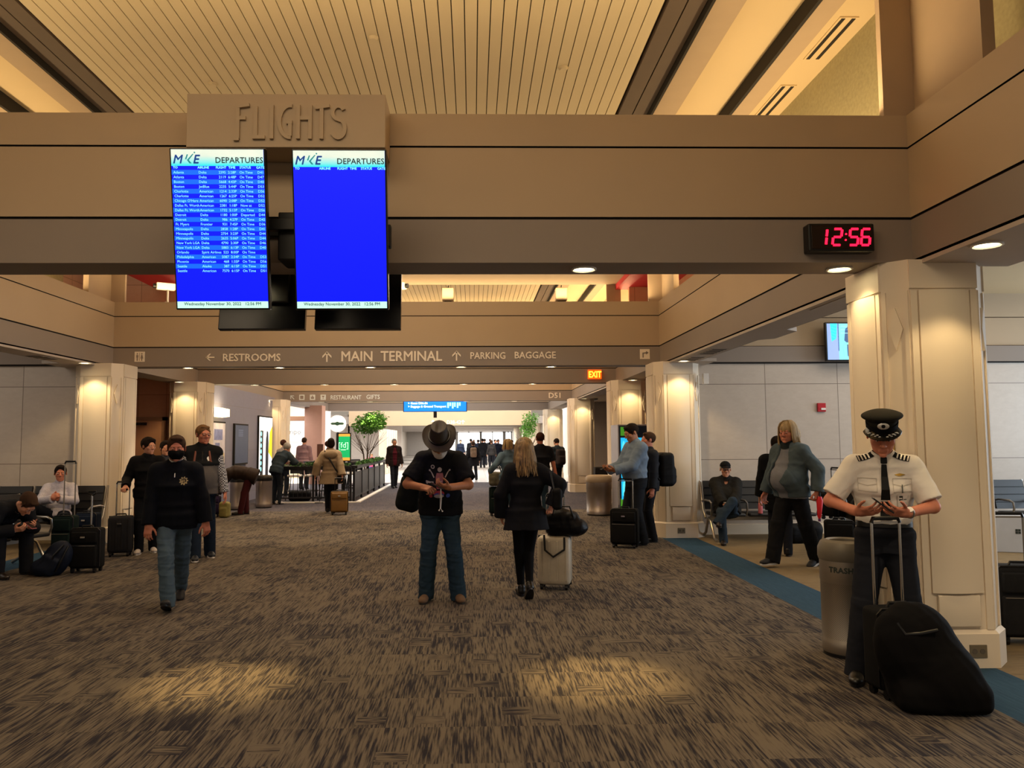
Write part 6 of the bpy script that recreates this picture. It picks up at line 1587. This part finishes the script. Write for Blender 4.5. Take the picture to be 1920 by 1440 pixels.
# ---- masked man walking
def masked():
    p = Human('man in black face mask, navy quarter zip and light jeans walking forward', (-2.98, 7.85, 0), 15, H=1.70, g=1.12, lean=2, neck=4, h=.0068, sk='ruddy', fat=.5, head=(4, 8, 0), feet=((.03, .40, 4, 30, .05), (-.02, -.26, -4, -22, .015)),
              hands=((.30, -.04, .78), (-.23, -.12, .80)), elbow=((1, .8, 0), (-1, .6, 0)), hand=(dict(curl=(25, 35, 22), nm=(-.6, .7, 0)), dict(curl=(20, 30, 20), nm=(.3, .9, 0))), hip=.90)
    p.body(); p.brows(HSAND); p.hair(HBR, 'short')
    sw = p.top('pullover', M_navyk, off=.026, hem=.10, cuff=.008, folds=.009, ff=20, seed=13)
    p.collar(cloth('white_tee', '#b9b4ae'), .055, .006, 'inner_collar'); p.collar(M_navyk, .034, .016)
    p.trousers(M_denim, off=.012, flare=(.086, .066, .064), folds=.014, ff=34)
    p.shoes(mat('black_sneaker', '#17171a', .6), M_black)
    mk = cloth('mask_black', '#0b0b0d', bump=.2)
    soft('face_mask', [ell(p.hp(0, -.060, -.050), (.068 * p.hs, .060 * p.hs, .056 * p.hs), p.hR, .02), cone(p.hp(0, -.094, -.010), p.hp(0, -.116, -.040), .021, .022, .03), cone(p.hp(-.045, -.070, -.032), p.hp(.045, -.070, -.032), .024, .024, .03), cut(p.hp(0, -.0, -.013), p.hR @ V3(0, .05, 1)), cut(p.hp(0, -.012, 0), p.hR @ V3(0, 1, 0))], .006, mk, p.root)
    f = p.fwd3; c = p.nb - p.u3 * .02 + f * .15; gold = mat('crest_thread', '#9a8a62', .7)
    ring = [(circ(.030, .085, -.135), 0), (circ(.023, .085, -.135), 1)] + [(circ(.007, .085 + .034 * math.cos(a), -.135 + .034 * math.sin(a), 8), 0) for a in [2 * PI * i / 9 for i in range(9)]] + [(rect(.076, -.155, .081, -.118), 0), (rect(.089, -.155, .094, -.118), 0), (rect(.07, -.138, .1, -.133), 0)]
    p.decal(sw, ring, c, -f, p.u3, [gold, M_navyk], 'chest_crest', .003); p.decal(sw, [(rect(-.003, -.1, .004, -.06), 0)], c, -f, p.u3, [M_silver], 'zip_pull', .004)
masked()
# ---- man in the vest
def vestman():
    p = Human('grey haired man in glasses, two tone fleece vest and checked shirt', (-3.80, 10.95, 0), 20, H=1.84, g=1.14, belly=.05, h=.0085, sk='ruddy', fat=.4, head=(24, 2, 0), feet=((.13, .16, 10), (-.07, -.20, 0)),
              hands=((.31, -.06, .90), (-.30, -.10, .86)), elbow=((1, .8, 0), (-1, .8, 0)))
    p.body(); p.brows(HGREY); p.hair(HSAND, 'short'); glasses(p, M_black)
    ck = mat('check_shirt', '#a9abb0', .8); nt = ck.node_tree; b = nt.nodes['Principled BSDF']
    tc = nt.nodes.new('ShaderNodeTexCoord'); cn = nt.nodes.new('ShaderNodeTexChecker'); cn.inputs['Scale'].default_value = 55; cn.inputs['Color1'].default_value = lin('#b9bbc0') + (1,); cn.inputs['Color2'].default_value = lin('#34343c') + (1,)
    nt.links.new(tc.outputs['Object'], cn.inputs['Vector']); nt.links.new(cn.outputs['Color'], b.inputs['Base Color'])
    p.top('checked_shirt', ck, off=.014, cuff=.012, bottom=False, folds=.007, ff=26); p.collar(ck, .04)
    zs = p.chest[2] - .03
    v = p.top('fleece_vest', [cloth('fleece_black', '#17181a'), cloth('fleece_grey', '#5a5552')], sleeve=0, off=.032, hem=.06, folds=.007, ff=18, seed=31, colour=lambda c: c[:, 2] < zs)
    p.collar(cloth('fleece_black', '#17181a'), .05, .03, 'vest_collar', False)
    f = p.fwd3; c = p.nb - p.u3 * .02 + f * .2
    p.decal(v, [(rect(-.004, -.50, .004, -.03), 0)], c, -f, p.u3, [M_black], 'vest_zip', .004); p.decal(v, [(circ(.026, .085, -.13), 0), (rect(.07, -.165, .10, -.158), 0)], c, -f, p.u3, [M_white], 'vest_logo', .004)
    p.trousers(cloth('navy_chino', '#17212f'), off=.014, flare=(.090, .072, .068), folds=.007)
    p.shoes(mat('navy_shoe', '#15181f', .5), M_soleb)
    worn_pack(p, 'backpack with brown and red straps worn by the man in the fleece vest', M_nylon, sm=mat('strap_brown', '#6b3a2c', .7))
vestman()
# ---- young man in black
def boy():
    p = Human('dark haired young man in black pullover looking aside, gripping suitcase handle', (-4.84, 11.62, 0), 20, H=1.67, g=.98, h=.0085, sk='light', head=(38, 4, 0), feet=((.10, .05, 10), (-.08, -.10, -8)), hands=((.22, -.16, .86), (-.27, -.22, .98)), elbow=((1, .8, -.2), (-.35, 1, -.4)),
              hand=(relaxed(0), dict(fw=(-.3, -.8, -.3), nm=(.1, -.3, -1), curl=(55, 65, 40))))
    p.body(); p.brows(HB); p.hair(HB, 'full')
    p.top('pullover', M_blackk, off=.024, hem=.08, cuff=.008, folds=.008, ff=22, seed=15); p.collar(M_blackk, .04, .014, 'collar', False)
    p.trousers(cloth('black_track', '#101114'), off=.014, flare=(.085, .066, .058), folds=.007); p.shoes(mat('white_sneaker', '#b9b0aa', .6), M_soleb)
boy()
def simple(label, loc, rz, topm, trm, hairm, style='short', H=1.72, h=.011, hem=.10, off=.024, sleeve=2.0, shoem=None, fem=False, topname='jacket', flare=0.0, **k):
    p = Human(label, loc, rz, H=H, h=h, fem=fem, **k); p.body(); p.hair(hairm, style, .010)
    t = p.top(topname, topm, sleeve=sleeve, off=off, hem=hem, folds=.007, ff=22, flare=flare, cuff=.010); p.trousers(trm, folds=.006, off=.012); p.shoes(shoem or M_leather)
    return p, t
simple('curly haired person in grey jacket half hidden behind the young man', (-5.02, 12.75, 0), 30, cloth('slate_jacket', '#3a3a40'), M_wool, HB, 'full', 1.62)
# ---- seated men on the left
def suitman():
    p = Human('man in dark suit bent forward over his pink phone on the left seats', (-6.02, 9.75, 0), 72, H=1.80, g=1.05, hip=.535, lean=38, bend=34, neck=10, h=.0085, sk='light', head=(0, 62, 0), feet=((.20, -.44, 10), (-.16, -.40, -8)), knee=((.25, -1, .9), (-.25, -1, .9)),
              hands=((.10, -.58, .60), (-.10, -.56, .58)), elbow=((.8, .4, -.6), (-.8, .4, -.6)), hand=(dict(fw=(-.3, -1, .1), nm=(-.6, .2, .7), curl=(35, 45, 30)), dict(fw=(.3, -1, .1), nm=(.6, .2, .7), curl=(35, 45, 30))))
    p.body(); p.brows(HBR); p.hair(HBR, 'short')
    sm = cloth('suit_black', '#15171d', var=.08)
    p.top('suit_jacket', sm, off=.026, hem=.06, cuff=.010, folds=.008, ff=22); p.collar(cloth('shirt_cream', '#b5ada2'), .04, .01)
    for k in 'lr':
        a, e, w = p.arm[k]; d = unit(w - e); MB().cyl(w - d * .03, w + d * .012, .036, .034).build('shirt_cuff', M_white, p.root, True)
    p.trousers(cloth('suit_trouser', '#16181e', var=.08), off=.014, flare=(.088, .068, .064), folds=.006); p.shoes(mat('dark_brown_leather', '#1f1712', .35))
    phone('pink phone in the hands of the bent man in the suit', p.wpt((.0, -.70, .625)), (math.radians(30), 0, p.rz), cm='#b0606a')
suitman()
def shirtman():
    p = Human('dark haired man in pale checked shirt on the left seats, hands clasped', (-6.46, 12.26, 0), 20, H=1.70, g=1.02, hip=.50, px=(0, -.10), lean=-32, bend=24, neck=14, h=.009, sk='ruddy', head=(6, 4, 0), feet=((.12, -.52, 6), (-.30, -.62, -30, 0, .28)), knee=((.2, -1, .9), (-.9, -.6, 1.2)),
              hands=((.03, -.28, .76), (-.05, -.29, .77)), elbow=((1, .2, -.6), (-1, .2, -.6)), hand=(dict(fw=(-.7, -.3, .6), nm=(-.3, .9, -.3), curl=(50, 60, 40)), dict(fw=(.7, -.3, .6), nm=(.3, .9, -.3), curl=(50, 60, 40))))
    p.body(); p.brows(HB); p.hair(HB, 'short')
    cm = mat('pale_check', '#b5b0ba', .8, var=.25, vs_=60, bump=.2)
    p.top('shirt', cm, off=.016, cuff=.014, hem=.02, folds=.007, ff=26); p.collar(cm, .04)
    p.trousers(cloth('dark_navy_trouser', '#12151d'), off=.014, flare=(.09, .07, .066), folds=.007); p.shoes(M_leather)
shirtman()
# ---- capped man on the right seats
def capman():
    p = Human('man in black cap and glasses sitting cross legged on the right seats', (4.09, 12.42, 0), -14, H=1.68, g=1.08, belly=.04, hip=.50, px=(0, -.10), lean=-32, bend=24, neck=14, h=.009, sk='light', head=(4, 6, 0), feet=((-.17, -.60, 0, 0, .28), (-.10, -.54, -4)), knee=((.35, -1, 1.2), (-.15, -1, .9)),
              hands=((.08, -.36, .60), (-.06, -.38, .58)), elbow=((1, .3, -.5), (-1, .3, -.5)), hand=(dict(fw=(-.8, -.5, 0), nm=(0, .4, -.9)), dict(fw=(.8, -.5, 0), nm=(0, .4, -.9))))
    p.body(); p.brows(HGREY); p.hair(HGREY, 'buzz'); ballcap(p, M_blackk); glasses(p, M_black)
    p.top('jacket', cloth('olive_black_jacket', '#201f1d'), off=.034, hem=.03, cuff=.012, folds=.010, ff=22, vneck=.10); p.collar(cloth('grey_shirt_collar', '#7f7f88'), .03, .008); p.collar(cloth('olive_black_jacket', '#201f1d'), .045, .03, 'jacket_collar')
    p.trousers(cloth('faded_denim', '#2a3642'), off=.012, flare=(.086, .066, .062), folds=.007); p.shoes(mat('dark_brown_leather', '#1f1712', .35))
    f = p.fwd3; r = empty('booklet', p.wpt((.01, -.42, .63)), .2); tag(r, 'white folded paper in the hands of the capped man', 'paper'); MB().box(-.07, .07, -.05, .05, 0, .006).build('sheet', M_white, r)
capman()
# ---- man in the teal jacket and the one behind him
def teal():
    p = Human('heavy set man with long fair hair, teal jacket open over grey shirt', (4.10, 9.86, 0), -64, H=1.82, g=1.15, belly=.13, lean=2, neck=6, h=.0085, sk='ruddy', fat=.9, head=(14, 6, 0), feet=((.10, .28, 6, 20, .03), (-.08, -.30, -4)),
              hands=((.34, .06, .96), (-.36, -.08, .92)), elbow=((1, .9, 0), (-1, .9, 0)), hand=(dict(curl=(55, 65, 40)), relaxed(0)))
    p.body(); p.brows(HSAND); p.hair(HPALE, 'long'); shade_hair_locks(p, HPALE, 90, .20, 6)
    b = soft('ponytail', [ell(p.hp(0, .10, -.03), (.06, .06, .11), p.hR, .04), ell(p.hp(.02, .15, -.04), (.06, .07, .09), p.hR, .05)], .009, HPALE, p.root, .008, 6, 60)
    g = p.top('grey_shirt', cloth('heather_grey', '#77797f'), off=.016, hem=.08, sleeve=0, folds=.007)
    tj = cloth('teal_jacket', '#4b575c', var=.14); tj2 = cloth('teal_jacket', '#4b575c')
    f = p.fwd3; ctr = p.waist + f * .32
    P = p.torso(.040, hem=.06)
    for k in 'lr': P += p.armp(k, .034, 2.0, .018)
    P += [cone(p.nb + p.bk * .05, p.nb + p.bk * .05 + p.u4 * .03, .095, .085, .04), sub(p.chest + f * .20 - p.u3 * .10, (.115, .16, .42), np.stack([p.lat, p.bk, p.u3], 1), .02), sub(p.nb + f * .12, (.07, .10, .12), np.stack([p.lat, p.bk, p.u3], 1), .02)]
    soft('jacket', P, p.h, tj, p.root, .012, 17, 20)
    p.collar(cloth('teal_inner', '#23292c'), .06, .04, 'hood_collar')
    p.trousers(cloth('black_cotton_trouser', '#151517'), off=.014, flare=(.096, .080, .076), folds=.009); p.shoes(mat('black_sneaker', '#17171a', .6), M_soleb)
    w = p.wpt(p.arm['l'][2]); r = empty('folded_umbrella', w + Vector((.0, -.03, -.33))); tag(r, 'bright red folded umbrella in the left hand of the man in teal', 'umbrella')
    MB().tube([(0, 0, 0), (0, 0, .03), (.012, 0, .22), (.014, 0, .27)], [.014, .024, .040, .022], 12).build('cover', mat('bright_red', '#d81f2a', .45, bump=.2, bs=40), r, True); MB().tube([(.014, 0, .26), (.014, 0, .34)], .011, 8).build('handle', M_black, r)
    MB().cyl((0, 0, -.035), (0, 0, .0), .016).build('tip', mat('purple_tip', '#5a2c5e', .5), r)
teal()
simple('person in black coat standing behind the man in the teal jacket', (4.28, 10.75, 0), 150, cloth('black_coat', '#0e0f11'), M_wool, HB, 'short', 1.64, hem=.25, off=.034, topname='coat')
# ---- blue shirted man and the backpacker at the second right column
def blueshirt():
    p = Human('man in light blue shirt in profile tapping his phone by the second column', (2.55, 12.02, 0), -72, H=1.86, g=1.08, belly=.05, neck=10, h=.0085, sk='tan', head=(0, 24, 0), feet=((.10, .04, 6), (-.10, -.06, -6)), hands=((.06, -.40, 1.15), (-.12, -.40, 1.15)), elbow=((.6, .8, -.8), (-.6, .8, -.8)),
              hand=(dict(fw=(-.35, -.9, .15), nm=(-.3, .3, .9), curl=(35, 45, 30)), dict(fw=(.35, -.9, .1), nm=(.3, .3, .9), curl=(35, 45, 30))))
    p.body(); p.brows(HB); p.hair(HB, 'short')
    bm = cloth('pale_blue_shirt', '#6f8094', bump=.2, var=.06); p.top('shirt', bm, off=.028, cuff=.014, bottom=False, folds=.010, ff=26, seed=41); p.collar(bm, .04)
    p.trousers(cloth('charcoal_trouser', '#1d2026'), off=.016, flare=(.092, .072, .068), folds=.010); p.shoes(M_leather)
    phone('phone in the hands of the man in the light blue shirt', p.wpt((-.02, -.53, 1.19)), (math.radians(20), 0, p.rz))
blueshirt()
p, t = simple('man with black backpack facing the vending machine behind the blue shirt', (2.84, 12.36, 0), -82, cloth('dark_shirt', '#23252b'), M_wool, HBR, 'short', 1.72, topname='shirt', sk='ruddy')
worn_pack(p, 'bulky black backpack worn beside the second right column', M_nylon, .16, .13, .27)
# ---- bending person, beige coat, railing group
simple('person in dark brown coat bending down over bags by the steel bins', (-5.12, 17.45, 0), -80, cloth('dark_brown_coat', '#2b211c'), cloth('burgundy_trouser', '#3c171b'), HB, 'short', 1.68, h=.012, hem=.16, off=.04, flare=.05, topname='coat', lean=70, bend=28, neck=12, head=(0, 85, 0),
       feet=((.10, -.05, 6), (-.10, .05, -6)), hands=((.15, -.62, .42), (-.15, -.62, .40)), elbow=((1, 0, .4), (-1, 0, .4)), px=(0, .14))
p, t = simple('woman in long beige hooded coat seen from behind, walking', (-3.24, 17.75, 0), 190, cloth('beige_coat', '#8f7d66', bump=.2, var=.08), M_wool, HB, 'full', 1.64, h=.010, hem=.22, off=.05, flare=.07, topname='coat', fem=True, feet=((.06, -.18, 0), (-.06, .16, 0, 30, .04)), hands=((.34, -.02, .86), (-.26, .20, .82)), elbow=((1, .6, 0), (-1, .6, 0)))
soft('hair_bun', [ell(p.hp(0, .06, .10), (.075, .075, .07), p.hR, .03), ell(p.hp(0, .03, .03), (.09, .10, .10), p.hR, .03)], .010, HB, p.root, .004, 3, 60)
soft('hood', [ell(p.nb + p.bk * .13 - p.u3 * .05, (.15, .07, .10), None, .04), ell(p.nb + p.bk * .05 + p.u3 * .0, (.13, .10, .05), None, .04)], .011, cloth('beige_coat', '#8f7d66'), p.root, .006, 5, 26)
r = empty('crossbody_strap', p.root.location, p.rz); tag(r, 'dark bag strap across the back of the beige coat', 'strap')
a, b_, c_ = p.shl + p.u3 * .09, p.chest + p.bk * .21, p.pel - p.lat * .22 + p.bk * .16
MB().tube([tuple(a - p.bk * .08), tuple(a + p.bk * .07), tuple(b_), tuple(p.waist - p.lat * .10 + p.bk * .205), tuple(c_)], .018, 6).build('strap_band', M_black, r, True)
soft('pouch', [rbox(c_ - p.u1 * .08, (.07, .04, .10), None, .03, .02)], .012, M_nylon, r)
simple('grey haired person in slate jacket leaning on the cafe railing', (-5.10, 21.95 - 1.75, 0), 150, cloth('slate_blue_jacket', '#2c363e'), cloth('dark_slate_trouser', '#1a1f27'), HGREY, 'full', 1.70, h=.012, lean=24, bend=22, head=(20, 20, 0), hands=((.16, -.44, 1.06), (-.14, -.44, 1.06)), elbow=((1, 0, -.6), (-1, 0, -.6)), shoem=mat('white_sneaker', '#b9b0aa', .6))
simple('person with long brown hair at the cafe edge behind the leaning one', (-5.70, 23.4, 0), 160, cloth('grey_beige_top', '#8b8078'), M_wool, HRED, 'long', 1.66, h=.013, fem=True)
simple('man in pinkish shirt seen from behind inside the cafe', (-5.75, 26.5, 0), 176, cloth('dusty_pink_shirt', '#8a6c70'), M_wool, HBR, 'short', 1.74, h=.013)
simple('person in rust brown coat sitting inside the cafe behind the beige coat', (-4.15, 22.35, 0), 120, cloth('rust_coat', '#4a2c24'), M_wool, HRED, 'long', 1.62, h=.013, fem=True)
p, t = simple('man in dark jacket over burgundy shirt walking towards us past the hedge', (-2.72, 26.9, 0), 18, cloth('burgundy_shirt', '#4a141e'), M_wool, HGREY, 'short', 1.68, h=.012, feet=((.08, .16, 0), (-.08, -.16, 0)), sk='tan', topname='shirt')
P = p.torso(.045, hem=.14)
for k in 'lr': P += p.armp(k, .036, 2.0, .014)
P.append(sub(p.chest + p.fwd3 * .22 - p.u3 * .08, (.09, .16, .5), np.stack([p.lat, p.bk, p.u3], 1), .02)); soft('jacket', P, .012, cloth('dark_umber_jacket', '#241a17'), p.root, .008, 5, 22)
p, t = simple('person in long dark coat with tan backpack walking away on the white tiles', (.03, 31.9, 0), 184, cloth('black_long_coat', '#151417'), M_wool, HBR, 'full', 1.58, h=.013, hem=.28, off=.04, flare=.08, topname='coat', feet=((.12, -.05, 4), (-.12, .08, -4)), fem=True)
worn_pack(p, 'tan and brown backpack on the person walking over the white tiles', mat('pack_tan', '#6b5440', .8, var=.5, vs_=9), .13, .09, .20, .0)
# ---- couple ahead of the blonde woman
p, t = simple('auburn haired man in dark T-shirt seen from behind ahead of the blonde woman', (1.40, 15.9, 0), 184, cloth('dark_tee', '#191a20'), M_denimd, HRED, 'short', 1.76, h=.010, sleeve=.8, topname='t_shirt', g=1.1, hands=((.20, -.30, 1.0), (-.34, -.06, .86)), elbow=((1, .6, 0), (-1, .7, 0)), sk='ruddy')
p, t = simple('blonde woman in pale denim jacket mostly hidden by the one in the blazer', (.74, 16.2, 0), 200, cloth('pale_denim_jacket', '#5b7386'), M_denimd, HBL, 'long', 1.62, h=.011, fem=True, hands=((.34, -.15, .98), (-.2, -.2, .95)))
shade_hair_locks(p, HPALE, 40, .16, 8)
p, t = simple('dark haired man in slate jacket by the fourth right column, facing away', (2.62, 23.8, 0), 200, cloth('slate_dark_jacket', '#222a31'), M_wool, HB, 'short', 1.66, h=.012, head=(0, 25, 0), hands=((.12, -.36, 1.1), (-.12, -.36, 1.1)), elbow=((1, .4, -.5), (-1, .4, -.5)))
r_ = worn_pack(p, 'brown black backpack on the man by the fourth right column', cloth('brown_black_pack', '#2a2322'), .14, .11, .24)
simple('small child in pink top on the bright tiles beyond the cafe', (-4.45, 34.2, 0), 20, mat('pink_top', '#c2567e', .7), mat('blue_leggings', '#3a4a9a', .7), HPALE, 'full', 1.05, h=.012)
# ---- far crowd: dark figures near the end windows
crowd = [simple('dark figure in the distant crowd under the end windows', (.6, 46.0, 0), 180, cloth('crowd_coat', '#16171b'), M_wool, HB, 'short', 1.72, h=.016, hem=.2)[0].root,
         simple('dark figure in the distant crowd under the end windows', (1.6, 48.0, 0), 10, cloth('crowd_navy', '#1a2030'), M_wool, HB, 'full', 1.66, h=.016, feet=((.1, .15, 0), (-.1, -.15, 0)))[0].root,
         simple('dark figure in the distant crowd under the end windows', (2.2, 52.0, 0), 0, cloth('crowd_grey', '#2d2b2b'), M_wool, HBR, 'full', 1.62, h=.016, fem=True)[0].root]
for o in crowd: o['group'] = 'distant crowd'
for i, (x, y, a) in enumerate(((-.1, 49, 170), (.4, 54, 200), (1.1, 44.5, 185), (1.3, 57, 10), (.1, 60, 0), (2.4, 47, 190), (2.7, 56, 170), (-.8, 52, 5), (1.9, 62, 0), (.8, 50.5, 180), (1.55, 53, 30), (2.1, 44, 175))):
    c = copy_tree(crowd[i % 3]); c.location = (x, y, 0); c.rotation_euler = (0, 0, math.radians(a))
